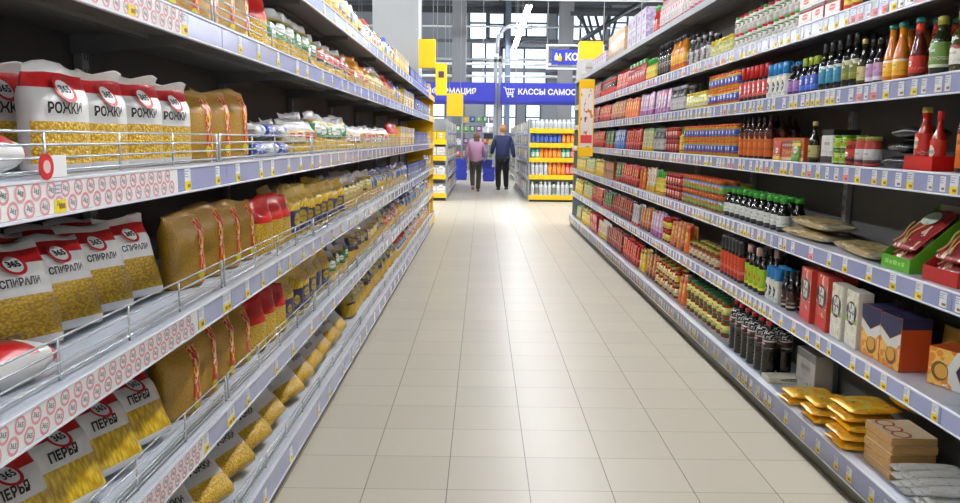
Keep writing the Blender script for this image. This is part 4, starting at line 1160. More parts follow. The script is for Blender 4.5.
for a in ((-.09, .09, -.07, -.067), (-.09, .09, .067, .07), (-.09, -.087, -.067, .067), (.087, .09, -.067, .067)): tr.box(*a, .004, .05, RT)
o = obj('display_tray', tr, None, (1.59, 2.76, RZ[3]), (0, 0, RZR)); tag(o, 'red cardboard tray holding two red sauce bottles, chest-high shelf', 'tray')
put(P['ketchup'], 1.565, 2.805, RZ[3] + .0045, 'gold-capped ketchup bottle standing in the red tray')
put(P['chili'], 1.565, 2.72, RZ[3] + .0045, 'slim red chili bottle standing in the red tray')

# waist-high: flat bread packs and two sloping noodle boxes
BREAD = film('bread_film', (196, 178, 130), .2, bump=.8); BREADP = pm('breadp', (206, 190, 146), (176, 150, 96), (120, 96, 60), 150, ta=.42, lines=False)
br = [proto('flatbread_pack', 'bread', pillow(.48, .16, .05, BREADP, 70 + i, film('bread_end', (176, 166, 136), .2))) for i in range(3)]
put(br[0], 1.61, 3.74, RZ[2], 'lower flat bread packet of the crossed pair, waist-high sauce shelf', rz=RZR + .06)
put(br[1], 1.615, 3.70, RZ[2] + .056, 'upper flat bread packet lying on the other', rz=RZR - .05)
put(br[2], 1.605, 3.22, RZ[2], 'flat bread packet lying alone nearest the green noodle box'.replace('nearest', 'next to'), rz=RZR - .12)
GRB = mat('green_board', (96, 176, 40), .45); RDB = mat('red_board', (190, 40, 36), .45); GINS = mat('grey_board', (170, 168, 150), .6)
def noodle_box(side, ins):
    """display box low in front and high behind"""
    b = MB(); w, d, h0, h1 = .20, .21, .05, .235; t = .003
    b.box(-w/2, w/2, 0, d, 0, t, side)
    b.box(-w/2, w/2, 0, t, t, h0, side); b.box(-w/2, w/2, d - t, d, t, h1, ins)
    for x in (-w/2, w/2 - t):
        vs = [(x, t, t), (x + t, t, t), (x + t, d - t, t), (x, d - t, t), (x, t, h0), (x + t, t, h0), (x + t, d - t, h1), (x, d - t, h1)]
        b.add(vs, [(0,3,2,1), (4,5,6,7), (0,1,5,4), (1,2,6,5), (2,3,7,6), (3,0,4,7)], side)
    return [('tray', b)]
NOOD = pm('noodle_red', (140, 26, 32), (160, 40, 44), (236, 216, 190), 152, ta=.6, tb=.60, lines=False, sx=2.4, sz=2.4)
def noodle_pack(seed):
    p = pillow(.165, .215, .03, NOOD, seed, film('noodle_end', (176, 60, 56), .2))
    mk = MB()
    SW = mat('swirl_gold', (226, 190, 120), .35)
    for j in range(3):
        pts = [(-.06 + .03 * j + .014 * math.sin(t * .9 + j), -.09 + t * .018, .033 + .0008) for t in range(7)]
        mk.tube(pts, .0028, SW, 5)
    p.append(('printed_swirls', mk))
    q = MB(); add = [(.05 * math.cos(t), .045 + .035 * math.sin(t), .0345) for t in [k * PI / 8 for k in range(16)]]
    q.add(add, [tuple(range(16))], mat('pale_green_patch', (190, 206, 186), .4)); p.append(('printed_patch', q))
    return p
for k, (y, sd, nm) in enumerate(((2.86, GRB, 'green'), (2.575, RDB, 'red'))):
    o = empty('noodle_display_box', (1.525, y, RZ[2]), (0, 0, RZR)); tag(o, f'{nm} sloping display box of red noodle packets, waist-high sauce shelf', 'box')
    for n_, mb in noodle_box(sd, GINS): obj(n_, mb, o)
    if k == 0:
        lt = MB()
        for q_, (a_, c_) in enumerate(((-.07, -.045), (-.038, -.02), (-.012, .016), (.024, .04), (.048, .066))): lt.box(a_, c_, -.001, -.0002, .018, .034 - .003 * (q_ % 2), mat('lime_print', (160, 214, 110), .4))
        obj('pale_print', lt, o)
    ang = math.atan2(.185, .21)
    for j in range(2):
        P_ = proto('noodle_packet', 'packet', noodle_pack(80 + j + 3 * k))
        off = .050 - .037 * j
        tt = .006 + .024 * (1 - j)
        place(P_, (1.525 + .105 + off * math.sin(ang) - tt * math.cos(ang), y, RZ[2] + .148 - off * math.cos(ang) - tt * math.sin(ang)), RZR, f"{['under', 'upper'][j]} red noodle packet in the {nm} display box", 'noodle packets in the sloping boxes', True, ang)

# knee-high: upright cartons
def logo_box(w, d, h, base, low, blob, words, txtcol, seed, extra=None):
    c = carton(w, d, h, mat(f'cart{seed}', base, .4), pm(f'cartp{seed}', base, tuple(min(255, v + 12) for v in base), low, seed, tb=.6, lines=False))
    r = MB(); n = 20; zc = h * .60
    pts = [(w * .45 * math.cos(2*PI*k/n) * (1 + .08 * math.sin(3*2*PI*k/n)), -d/2 - .002, zc + h * .21 * math.sin(2*PI*k/n)) for k in range(n)]
    r.add(pts, [tuple(range(n))[::-1]], blob)
    for j, wd in enumerate(words): add_text(r, wd, h * .19, txtcol, (0, -d/2 - .003, zc + h * (.085 - .17 * j)), bold=.07, sx=.7)
    c.append(('emblem', r))
    if extra: c.append(extra)
    return c
DKB = mat('blob_dark', (38, 34, 36), .4); TXW = mat('text_white', (236, 234, 228), .4)
def band(w, d, z0, z1, m):
    q = MB(); q.box(-w/2 + .002, w/2 - .002, -d/2 - .0018, -d/2 - .0012, z0, z1, m); return q
yum = logo_box(.155, .06, .25, (202, 66, 52), (236, 214, 190), DKB, ['YUM', 'YUM'], TXW, 160, ('printed_band', band(.155, .06, .01, .06, mat('bnd_red', (206, 50, 40), .4))))
yumw = logo_box(.125, .06, .235, (226, 222, 206), (196, 206, 140), DKB, ['YUM', 'YUM'], TXW, 161, ('printed_band', band(.125, .06, .10, .125, mat('bnd_green', (150, 190, 70), .4))))
PY, PW = proto('noodle_carton', 'carton', yum), proto('noodle_carton', 'carton', yumw)
z1 = RZ[1]
for i, y in enumerate((3.64, 3.465)): put(PY, 1.565, y, z1, f"{['farther', 'nearer'][i]} red noodle carton with black emblem, knee-high sauce shelf", rz=RZR - .12)
for i, y in enumerate((3.305, 3.165)): put(PW, 1.56, y, z1, f"{['farther', 'nearer'][i]} white noodle carton with black emblem, knee-high sauce shelf", rz=RZR - .1)
for i, y in enumerate((3.66, 3.485)): put(PY, 1.642, y, z1, f"red noodle carton hidden behind the {['farther', 'nearer'][i]} red one", rz=RZR - .12)
def navy_box():
    w, d, h = .135, .115, .20
    c = carton(w, d, h, mat('orange_side', (206, 84, 36), .4), pm('orange_food', (226, 140, 50), (240, 190, 90), (226, 222, 214), 163, ta=.5, lines=False), mat('navy_print', (44, 48, 82), .4))
    nv = MB(); nv.add([(-w/2, -d/2 - .002, h), (w/2, -d/2 - .002, h), (w/2, -d/2 - .002, h * .74), (.0, -d/2 - .002, h * .56), (-w/2, -d/2 - .002, h * .74)], [(4, 3, 2, 1, 0)], mat('navy_print', (44, 48, 82)))
    nv.box(w/2 + .0004, w/2 + .0012, -d/2, d/2, h * .80, h, mat('navy_print', (44, 48, 82)))
    c.append(('navy_chevron', nv))
    wp = MB(); wp.add([(-w/2, -d/2 - .0022, h * .72), (.0, -d/2 - .0022, h * .55), (w/2, -d/2 - .0022, h * .72), (w/2, -d/2 - .0022, h * .52), (.0, -d/2 - .0022, h * .36), (-w/2, -d/2 - .0022, h * .56)], [(5, 4, 1, 0), (4, 3, 2, 1)], mat('box_white', (222, 220, 214), .4))
    c.append(('white_chevron', wp))
    bw = MB(); add_disc(bw, .0001, .034, mat('bowl_brown', (120, 84, 44), .5), (.012, -d/2 - .0024, .05), n=18); add_disc(bw, .0001, .026, mat('noodle_gold', (214, 160, 70), .5), (.012, -d/2 - .0032, .056), n=18)
    c.append(('printed_bowl', bw))
    return c
PN = proto('noodle_carton', 'carton', navy_box())
for i, y in enumerate((3.02, 2.87)): put(PN, 1.595, y, z1, f"{['farther', 'nearer'][i]} orange and navy noodle carton standing upright", rz=RZR + .05)
put(PN, 1.63, 2.70, z1 + .0705, 'orange and navy noodle carton lying on its side', rz=RZR + .35, ry=PI / 2, rx=0)
gp = proto('seasoning_pouch', 'pouch', pouch(.10, .05, .17, pm('goldp', (206, 160, 70), (236, 226, 206), (150, 90, 40), 165), fl_((206, 170, 90)), None, 5))
for i, y in enumerate((2.70, 2.82)): put(gp, 1.738, y, z1, f"{['nearer', 'farther'][i]} gold seasoning pouch beside the fallen carton")
dkp = proto('noodle_pouch', 'pouch', pouch(.11, .05, .20, pm('dkp', (60, 50, 50), (206, 120, 40), (90, 70, 60), 166), fl_((60, 54, 54)), None, 6))
for i in range(5): put(dkp, 1.71, 2.98 + i * .14, z1, f'{ordn(i+1)} dark noodle pouch from the near end behind the cartons', group='dark noodle pouches behind the cartons')
# floor-level: packet stacks
z0 = RZ[0]
YP = film('yellow_film', (240, 176, 20), .2)
def packet(w, d, h, seed, front, m): return proto('noodle_packet', 'packet', pillow(w, d, h, m, seed, front))
YTOP = pm('ypack', (244, 172, 14), (236, 206, 90), (140, 136, 80), 170, ta=.6, tb=.64, lines=False)
def pile(n, x, y, w, d, h, label, m, e, seed, jit=.012, grp=None, rot=0.0, name='noodle_packet'):
    Q = [Proto(name, 'packet', pillow(d, w, h, m, seed + j, e), (w, d, h)) for j in range(2)]
    for i in range(n):
        place(Q[i % 2], (x + R.uniform(-1, 1) * jit, y + R.uniform(-1, 1) * jit, z0 + i * (h * 1.13 + .001)), rot + R.uniform(-.06, .06), (f'{ordn(i+1)} packet from the bottom, {label}' if n > 1 else label), grp or label, True)
pile(2, 1.575, 3.62, .15, .22, .032, 'yellow noodle pile nearest the carton'.replace('nearest', 'next to'), YTOP, YP, 300)
pile(3, 1.575, 3.39, .16, .22, .032, 'middle yellow noodle pile', YTOP, YP, 310)
pile(5, 1.575, 3.10, .19, .22, .034, 'tall yellow noodle pile beside the tan boxes', YTOP, YP, 320)
NVF = film('navy_film', (36, 40, 66), .3)
for i, (y, t) in enumerate(((3.50, 'farther'), (3.26, 'nearer'))):
    put(proto('noodle_packet', 'packet', pillow(.15, .10, .05, NVF, 330 + i)), 1.722, y, z0 + .002, f'{t} navy packet behind the yellow noodle piles', rz=RZR)
put(proto('noodle_packet', 'packet', pillow(.16, .10, .045, YP, 335)), 1.70, 2.98, z0 + .19, 'crumpled orange packet behind the tall yellow pile', rz=RZR + .2, rx=-.3)
TANB = mat('tan_box', (186, 142, 84), .55, var=.1, scale=8)
def ringbox():
    c = carton(.20, .17, .030, TANB, pm('tanboxf', (176, 130, 70), (190, 146, 84), (150, 110, 60), 340, lines=False), mat('cream_top', (226, 208, 172), .5))
    r = MB()
    for x in (-.06, 0, .06):
        vs = []; n = 18
        for rr in (.027, .036):
            vs += [(x + rr * math.cos(2*PI*k/n), -.03 + rr * math.sin(2*PI*k/n), .0316) for k in range(n)]
        r.add(vs, [(k, (k+1) % n, n + (k+1) % n, n + k) for k in range(n)], mat('ring_red', (190, 70, 50), .5))
    c.append(('printed_rings', r)); return c
PR = proto('noodle_carton', 'carton', ringbox())
for c_i, (y, t) in enumerate(((2.86, 'stack touching the yellow pile'), )):
    for i in range(5): put(PR, 1.605 + R.uniform(-.004, .004), y + R.uniform(-.004, .004), z0 + i * .0325, f'{ordn(i+1)} flat tan box from the bottom of the ring-printed stack', group='flat tan boxes')
WS = film('white_stick', (226, 226, 224), .25); WSP = pm('stickp', (228, 228, 226), (220, 216, 206), (150, 140, 130), 345, tb=.66, lines=False)
for col_, (x, lay) in enumerate(((1.52, 3), (1.60, 4), (1.68, 4))):
    for i in range(lay):
        for j, y in enumerate((2.70, 2.635, 2.57, 2.505)):
            Pq = P.setdefault('stick', Proto('rice_noodle_pack', 'packet', pillow(.24, .055, .026, WSP, 350, WS), (.24, .06, .03)))
            if col_ == 0: place(Pq, (1.618 + R.uniform(-.008, .008), y, z0 + i * .031), R.uniform(-.05, .05), f"{ordn(j+1)} white noodle stick from the tan boxes, {['bottom', 'second', 'third', 'top'][i]} layer", 'white noodle sticks beside the tan boxes')
# cartons at the back of the floor shelf
gb = carton(.34, .13, .22, mat('grey_card', (168, 164, 156), .7), pm('greycardp', (172, 168, 160), (160, 156, 150), (110, 108, 104), 352, tb=.68))
put(proto('shipping_carton', 'box', gb), 1.70, 3.90 - .22, z0, 'big grey cardboard carton at the back of the floor-level shelf') if False else None
fb = carton(.26, .10, .03, mat('cream_card', (222, 218, 196), .5), pm('creamp', (226, 222, 200), (90, 90, 80), (206, 190, 120), 353, ta=.6))
put(proto('flat_carton', 'box', fb), 1.62, 3.97, z0, 'flat cream carton lying before the soy bottles', rz=0)
gbx = carton(.22, .09, .20, mat('grey_card', (168, 164, 156)), pm('greycardp', (172, 168, 160), (160, 156, 150), (110, 108, 104), 352), None)
put(proto('shipping_carton', 'box', gbx), 1.685, 3.83, z0, 'grey printed cardboard carton standing at the back of the floor-level shelf')

# pasta bags lying at the front of the near shelves
ly = pillow(.22, .15, .085, W_FILM, 401, R_FILM, R_FILM)
lt = MB(); add_text(lt, 'РОЖКИ', .034, BLACK, (0, 0, 0), bold=.03)
lt.v = [(x, z - .03, .0905) for x, y, z in lt.v]; ly.append(('lettering', lt))
rb_ = MB(); add_disc(rb_, .022, .029, RED, (0, 0, 0)); add_disc(rb_, .0001, .022, WHITE, (0, 0, 0)); add_text(rb_, '365', .021, BLACK, (0, -.001, 0), bold=.03)
rb_.v = [(x, z + .03,   .0915 - y) for x, y, z in rb_.v]; ly.append(('roundel', rb_))
PL = Proto('pasta_bag', 'bag', ly, (.24, .17, .09))
put(PL, -.93, 1.40, LZ[3], 'white pasta bag lying flat before the macaroni bags, chest-high shelf', rz=RZL + .1, rx=math.radians(18) * 0)
put(PL, -.925, 1.42, LZ[2], 'white pasta bag lying on its side, waist-high shelf', rz=RZL - .15)

# little round shelf talker on the chest-high rail
tk = empty('shelf_talker', (LX + .012, 1.43, LZ[3])); tag(tk, 'small white shelf card with a red disc clipped above the ring-printed rail', 'sign')
q = MB(); q.box(0, .001, 0, .06, .002, .042, WHITE); obj('card', q, tk)
q = MB(); q.lathe([(.024, 0), (.024, .0015)], RED, 18, Matrix.Translation((.0015, -.012, .022)) @ Matrix.Rotation(PI / 2, 4, 'Y'), smooth=False); q.lathe([(.012, .0015), (.012, .0025)], mat('disc_pale', (226, 190, 186), .4), 14, Matrix.Translation((.0015, -.012, .022)) @ Matrix.Rotation(PI / 2, 4, 'Y'), smooth=False); obj('disc', q, tk)

# ------------------------------------------------------------------ far end: signs, headers, displays
YSIGN = mat('yellow_sign', (252, 200, 8), .4, var=.02)
def header(px0, px1, py0, py1, Y, label, cols=None, pole_to=None):
    o = empty('header_board', ((px2x(px0, Y) + px2x(px1, Y)) / 2, Y, 0)); tag(o, label, 'sign')
    w_ = (px2x(px1, Y) - px2x(px0, Y)) / 2
    b = MB(); b.bbox(-w_, w_, -.03, .03, py2z(py1, Y), py2z(py0, Y), YSIGN, .01); obj('board', b, o)
    for s_ in (-.7, .7):
        p = MB(); p.tube([(s_ * w_, 0, py2z(py0, Y)), (s_ * w_, 0, 7.6)], .005, GREYM, 5); obj('hanger', p, o)
    return o
h1 = header(419.5, 436, 43.5, 71, 13.15, 'yellow header board above the end of the pasta shelving', pole_to=2.08)
h2 = header(436, 447, 66.5, 97, 17.7, 'yellow header board with a small dark badge over the far display', pole_to=1.95)
bd = MB(); bd.bbox(-.06, .06, -.045, -.031, py2z(80, 17.7), py2z(74, 17.7), mat('badge_dark', (70, 60, 80), .4), .004); obj('badge', bd, h2)
h3 = header(447, 463, 95, 117, 24.0, 'low yellow header board beneath the blue information sign', pole_to=1.95)
# sauce row end: yellow topper box, hanging poster
tp = carton(.36, .3, .30, YSIGN, mat('topper_front', (250, 204, 30), .4)); 
PT = Proto('topper_box', 'box', tp, (.36, .3, .3))
place(PT, (1.70, 12.82, RZ[6] + .298), 0, 'yellow box on the white packs at the far end of the topmost sauce shelf')
WPk = Proto('bottle_pack', 'pack', carton(.25, .20, .29, pm('endpack', (200, 198, 194), (190, 184, 178), (196, 190, 176), 410, lines=False), pm('endpackf', (200, 198, 194), (186, 176, 168), (196, 192, 184), 411)), (.42, .2, .29))
for i, yy in enumerate((12.90, 12.67, 12.44)): place(WPk, (1.635, yy, RZ[6] + .002), 0, f"{['farthest', 'middle', 'closest'][i]} white shrink-wrapped pack under the yellow topper box".replace('farthest', 'rearmost').replace('closest', 'front'), 'white packs under the topper')
Yp = 10.55
po = empty('hanging_poster', (px2x(584.5, Yp), Yp, 0)); tag(po, 'tall yellow food poster jutting from the far part of the sauce shelving', 'poster')
b = MB(); hw = (px2x(592, Yp) - px2x(577, Yp)) / 2; b.bbox(-hw, hw, 0, .012, py2z(155, Yp), py2z(80, Yp), YSIGN, .003); obj('board', b, po)
b = MB(); b.box(-hw + .025, hw - .012, -.002, -.0002, py2z(146, Yp), py2z(89, Yp), pm('posterp', (236, 228, 216), (206, 130, 60), (150, 60, 50), 412, ta=.74, tb=.66, lines=False, sx=2, sz=5)); obj('printed_picture', b, po)
b = MB(); b.bbox(-hw + .03, hw - .02, -.006, -.0021, py2z(142, Yp), py2z(134, Yp), mat('poster_red', (226, 70, 70), .4), .01); obj('red_caption', b, po)
# blue overhead signs
BLUE = mat('sign_blue', (48, 54, 176), .35, var=.02); BLUE2 = mat('sign_blue_edge', (36, 40, 140), .35, var=.02)
def blue_sign(nm, x0, x1, z0_, z1_, Y, label):
    o = empty(nm, ((x0 + x1) / 2, Y, 0)); tag(o, label, 'sign'); w_ = (x1 - x0) / 2
    b = MB(); b.bbox(-w_, w_, 0, .14, z0_ + .10, z1_, BLUE, .01); obj('board', b, o)
    b = MB(); b.bbox(-w_, w_, -.01, .15, z0_, z0_ + .10, BLUE2, .01); obj('lower_edge', b, o)
    for s_ in (-.8, .8):
        b = MB(); b.tube([(s_ * w_, .07, z1_), (s_ * w_, .07, 7.6)], .012, GREYM, 5); obj('hanger', b, o)
    return o
YS = 27.0
za, zb = py2z(105, YS), py2z(84, YS)
s1 = blue_sign('overhead_sign', px2x(494.5, YS) - 4.2, px2x(494.5, YS), za, zb, YS, 'long blue overhead sign reading ИНФОРМАЦИЯ')
s2 = blue_sign('overhead_sign', px2x(499.5, YS), px2x(499.5, YS) + 5.2, za, zb, YS, 'long blue overhead sign with a trolley pictogram reading КАССЫ САМООБСЛУЖИВАНИЯ')
zt = py2z(93.0, YS)
def sign_text(o, s, size, xr, z, align='R', bold=.03):
    vs, fs = text_raw(s, size, bold); x0 = min(v[0] for v in vs); x1 = max(v[0] for v in vs)
    off = xr - x1 if align == 'R' else xr - x0
    m = MB(); m.add([((x if align == 'R' else x) + off - o.location.x, -.006, zz + z) for x, y, zz in vs], fs, TXW); obj('lettering', m, o)
sign_text(s1, 'ИНФОРМАЦИЯ', .255, px2x(475.5, YS), zt)
sign_text(s2, 'КАССЫ САМООБСЛУЖИВАНИЯ', .255, px2x(517, YS), zt, 'L')
ic = MB(); cx = px2x(503.5, YS) - s2.location.x; u = YS / F
def ipt(px, py): return (px2x(px, YS) - s2.location.x, -.012, py2z(py, YS))
ic.tube([ipt(502.3, 88.5), ipt(504.2, 88.8), ipt(506.2, 95.5), ipt(512.0, 95.5)], .022, TXW, 5)
ic.tube([ipt(505, 90.2), ipt(513.5, 90.2), ipt(512, 94), ipt(506, 94)], .022, TXW, 5)
for a in (507, 511.5): ic.lathe([(.035, 0), (.035, .02)], TXW, 10, Matrix.Translation(ipt(a, 97.3)) @ Matrix.Rotation(PI / 2, 4, 'X'))
for a in (507.5, 509.5, 511.5): ic.tube([ipt(a, 90.4), ipt(a, 93.8)], .012, TXW, 4)
obj('trolley_pictogram', ic, s2)
# framed hanging blue sign
YK = 21.5
s3 = empty('hanging_sign', (px2x(570, YK), YK, 0)); tag(s3, 'blue hanging sign in a pale frame reading КО with yellow bottle pictogram', 'sign')
X0 = px2x(543.5, YK) - s3.location.x; X1 = px2x(600, YK) - s3.location.x; Z0, Z1 = py2z(71, YK), py2z(47, YK)
fr = MB()
for a in ((X0, X0 + .06, Z0, Z1), (X1 - .06, X1, Z0, Z1), (X0 + .06, X1 - .06, Z0, Z0 + .05), (X0 + .06, X1 - .06, Z1 - .05, Z1)): fr.box(a[0], a[1], -.03, .03, a[2], a[3], PIPE)
obj('frame', fr, s3)
b = MB(); b.bbox(px2x(549, YK) - s3.location.x, X1 - .07, -.02, .02, py2z(66.5, YK), py2z(52, YK), BLUE, .01); obj('board', b, s3)
vs, fs = text_raw('КО', .25, .04); m = MB(); x0 = min(v[0] for v in vs)
m.add([(x - x0 + px2x(562.5, YK) - s3.location.x, -.025, z + py2z(59.3, YK)) for x, y, z in vs], fs, TXW); obj('lettering', m, s3)
pc = MB()
for i, (a, c) in enumerate(((556, mat('icon_white', (226, 226, 236), .4)), (559.5, YEL))):
    pc.lathe([(.05, 0), (.05, .1), (.02, .16), (.02, .2)], c, 10, Matrix.Translation((px2x(a - 2.5, YK) - s3.location.x, -.04, py2z(62.5 + i * .8, YK))) @ Matrix.Scale(.3, 4, (0, 1, 0)))
obj('bottle_pictogram', pc, s3)
for a in (X0 + .03, X1 - .03):
    b = MB(); b.tube([(a, 0, Z1), (a, 0, 7.6)], .01, GREYM, 5); obj('hanger', b, s3)
cc = empty('security_camera', (px2x(498, 20), 20, py2z(4.5, 20))); tag(cc, 'white dome security camera on the ceiling pipe', 'camera')
b = MB(); b.lathe([(.05, 0), (.055, .03), (.03, .05)], PIPE, 14); obj('mount', b, cc)
b = MB(); b.lathe([(0.001, -.05), (.03, -.04), (.045, -.01), (.047, 0)], mat('dome_dark', (60, 60, 66), .1), 14); obj('dome', b, cc)

# far gondolas beyond the cross aisle
FARC = [(232, 200, 60), (60, 140, 80), (220, 216, 206), (60, 90, 170), (150, 90, 150), (206, 80, 60), (120, 180, 90), (226, 226, 230)]
FP = [Proto('household_pack', 'pack', carton(.20, .16, .22, mat(f'far{i}', c, .4), pm(f'farp{i}', c, (226, 226, 220), tuple(int(v * .6) for v in c), 500 + i)), (.2, .16, .22)) for i, c in enumerate(FARC)]
FZ = [.16, .55, .95, 1.30, 1.62]
def far_row(xf, sgn, y0_, y1_, label, where, zs_=FZ, top=1.86, yellow_end=True, wend=1.1):
    """shelving row along Y whose aisle face is at xf, closed near end at y0_"""
    o = empty('shelving_row', (xf, y0_, 0)); tag(o, label, 'shelving')
    xb = sgn * .45; ln = y1_ - y0_
    b = MB(); x0, x1 = sorted((xb, xb + sgn * .03)); b.box(x0, x1, 0, ln, .02, top, PANEL); obj('back_panel', b, o)
    b = MB(); x0, x1 = sorted((0, sgn * .45)); b.box(x0, x1, 0, .02, .02, top, GREYM); obj('side_panel', b, o)
    b = MB(); x0, x1 = sorted((sgn * .02, xb)); b.box(x0, x1, .021, ln, .002, .10, KICK); obj('kick_plate', b, o)
    for z in zs_:
        s_ = MB(); x0, x1 = sorted((sgn * .008, xb)); s_.box(x0, x1, .022, ln, z - .03, z, STEEL); sh = obj('shelf', s_, o)
        r_ = MB(); x0, x1 = sorted((0, sgn * .008)); r_.box(x0, x1, .022, ln, z - .07, z, RAIL); obj('price_rail', r_, sh)
    for li, z in enumerate(zs_):
        n = 0; y = y0_ + .14
        while y < y1_ - .12:
            p = FP[(n * 3 + li * 5 + int(n / 3)) % 8]; n += 1
            place(p, (xf + sgn * .105, y, z + .002), RZL if sgn < 0 else RZR, f"{ordn(n)} pack from the near end, {['lowest', 'second', 'middle', 'fourth', 'top'][li]} shelf, {where}", f'household packs of {where}', False)
            y += .235 if y < y0_ + 2.5 else .30
    return o
far_row(-.80, -1, 18.3, 25.0, 'grey shelving row behind the yellow cardboard display, pasta side', 'far row behind yellow display')
far_row(1.04, 1, 18.3, 25.0, 'grey shelving row running away behind the bottle display', 'far row behind bottle display')
far_row(1.10, 1, 26.5, 31.5, 'last grey shelving row before the checkouts', 'last row before the checkouts', [.16, .55, .95, 1.3, 1.62])
# bottle display at the end of the far row (yellow price rails)
def end_display(x0, x1, Y, zs_, top, name, label):
    o = empty(name, ((x0 + x1) / 2, Y, 0)); tag(o, label, 'shelving'); w_ = (x1 - x0) / 2
    b = MB(); b.box(-w_, w_, .36, .38, .02, top, GREYM); obj('back_panel', b, o)
    for s_ in (-1, 1):
        b = MB(); a = sorted((s_ * w_, s_ * (w_ - .02))); b.box(a[0], a[1], 0.01, .36, .02, top, GREYM); obj('side_panel', b, o)
    b = MB(); b.box(-w_ + .02, w_ - .02, .03, .36, .002, .07, BLACK); obj('kick_plate', b, o)
    for z in zs_:
        b = MB(); b.box(-w_ + .02, w_ - .02, .012, .36, z - .03, z, STEEL); sh = obj('shelf', b, o)
        b = MB(); b.bbox(-w_, w_, 0, .012, z - .09, z + .015, YRAIL, .003); obj('price_rail', b, sh)
    return o
DZ = [.14, .60, .99, 1.32, 1.64]
end_display(1.06, 2.32, 17.85, DZ, 1.86, 'end_display', 'end display of bottles with yellow price rails beyond the sauce shelving')
def fb_(c, cap, lab): return Proto('shampoo_bottle', 'bottle', bottle(.042, .24, mat('fb_%d_%d_%d' % c, c, .3), cap, mat('fl_%d_%d_%d' % lab, lab, .4), sh=.74, nz=.80, nr=.5, lz=(.15, .6), capz=.86), (.084, .084, .24))
BW, BO, BN, BT, BR_ = fb_((228, 230, 232), CW, (196, 200, 206)), fb_((232, 120, 30), CO, (240, 160, 70)), fb_((48, 64, 150), CB, (80, 110, 190)), fb_((40, 160, 130), CT, (200, 226, 216)), fb_((206, 50, 50), CR, (236, 150, 140))
BGR = fb_((206, 210, 204), CK, (120, 130, 120))
lay = [('w', [BW, BGR, BW, BW], 'white'), ('x', [BW, BW, BW, BW, BO, BO, BO, BO, BR_, BR_, BW, BW], 'white or orange'), ('y', [BT, BT, BO, BO, BO, BO, BO, BT, BT, BR_, BR_, BW], 'orange or teal'), ('z', [BN, BN, BN, BN, BN, BN, BN, BO, BO, BO, BN, BN], 'navy or orange'), ('v', [BW], 'white')]
for li, (_, seq, nm) in enumerate(lay):
    for i in range(12):
        p = seq[i % len(seq)]
        cn = {id(BW): 'white', id(BO): 'orange', id(BN): 'navy', id(BT): 'teal', id(BR_): 'red', id(BGR): 'grey'}[id(p)]
        place(p, (1.06 + .085 + i * .099, 17.935, DZ[li] + .002), 0, f"{cn} bottle, {ordn(i+1)} from the aisle corner, {['lowest', 'second', 'middle', 'fourth', 'top'][li]} shelf of the end display", 'bottles on the end display', False, sc_=(1.05, 1.05, [1.3, 1.3, .95, .95, .9][li]))
# yellow display on the pasta side of the cross aisle
end_display(-1.50, -.81, 17.85, [.16, .58, 1.0, 1.36], 1.75, 'cardboard_display', 'narrow display with yellow shelves beyond the pasta shelving')
for li, z in enumerate([.16, .58, 1.0, 1.36]):
    for i in range(3):
        p = FP[[7, 7, 2, 0][li]]
        place(p, (-.935 - i * .215, 17.965, z + .002), 0, f"{ordn(i+1)} pale pack from the aisle corner, {['lowest', 'second', 'third', 'top'][li]} shelf of the yellow display", 'packs on the yellow display', False)

# checkout area
CK_G = mat('counter_grey', (160, 164, 170), .5)
def checkout(x, Y, lab):
    o = empty('checkout_counter', (x, Y, 0)); tag(o, lab, 'counter')
    b = MB(); b.bbox(-.45, .45, 0, 1.6, .0, .85, CK_G, .02); obj('body', b, o)
    b = MB(); b.bbox(-.5, .5, -.03, 1.63, .851, .9, mat('counter_top', (80, 84, 92), .4), .01); obj('worktop', b, o)
    b = MB(); b.bbox(-.03, .03, .7, .76, .901, 1.6, GREYM, .005); obj('pole', b, o)
    b = MB(); b.bbox(-.2, .2, .68, .70, 1.35, 1.62, mat('screen_dark', (50, 56, 70), .2), .01); obj('screen', b, o)
for i, x in enumerate((-1.9, .25, 4.4)): checkout(x, 33.0, f"grey checkout counter {['farthest from the shoppers', 'straight behind the shoppers', 'beside the last shelving row'][i]}")
def wire_rack(x, Y, w_, h_, lab):
    o = empty('wire_rack', (x, Y, 0)); tag(o, lab, 'rack')
    f = MB()
    for a in (-w_/2, w_/2):
        for b_ in (0, .4): f.tube([(a, b_, 0.002), (a, b_, h_)], .018, GREYM, 6)
    obj('frame', f, o)
    for k_, z in enumerate((.3, .75, 1.2, 1.65, 2.0)):
        if z > h_ - .1: break
        b = MB(); b.box(-w_/2 + .02, w_/2 - .02, .02, .38, z - .02, z, GREYM); obj('shelf', b, o)
        for i in range(int(w_ / .24)):
            place(FP[(i * 3 + k_ * 2) % 8], (x - w_/2 + .14 + i * .235, Y + .13, z + .002), 0, f"{ordn(i+1)} pack along the {['lowest', 'second', 'third', 'fourth', 'top'][k_]} shelf of {lab[2:] if lab.startswith('a ') else lab}"[:95], 'packs on the wire racks', False)
wire_rack(-.15, 29.0, 1.2, 2.25, 'tall rack behind the shoppers')
wire_rack(.95 - 1.95, 28.2, .5, 1.9, 'slim rack behind the woman')
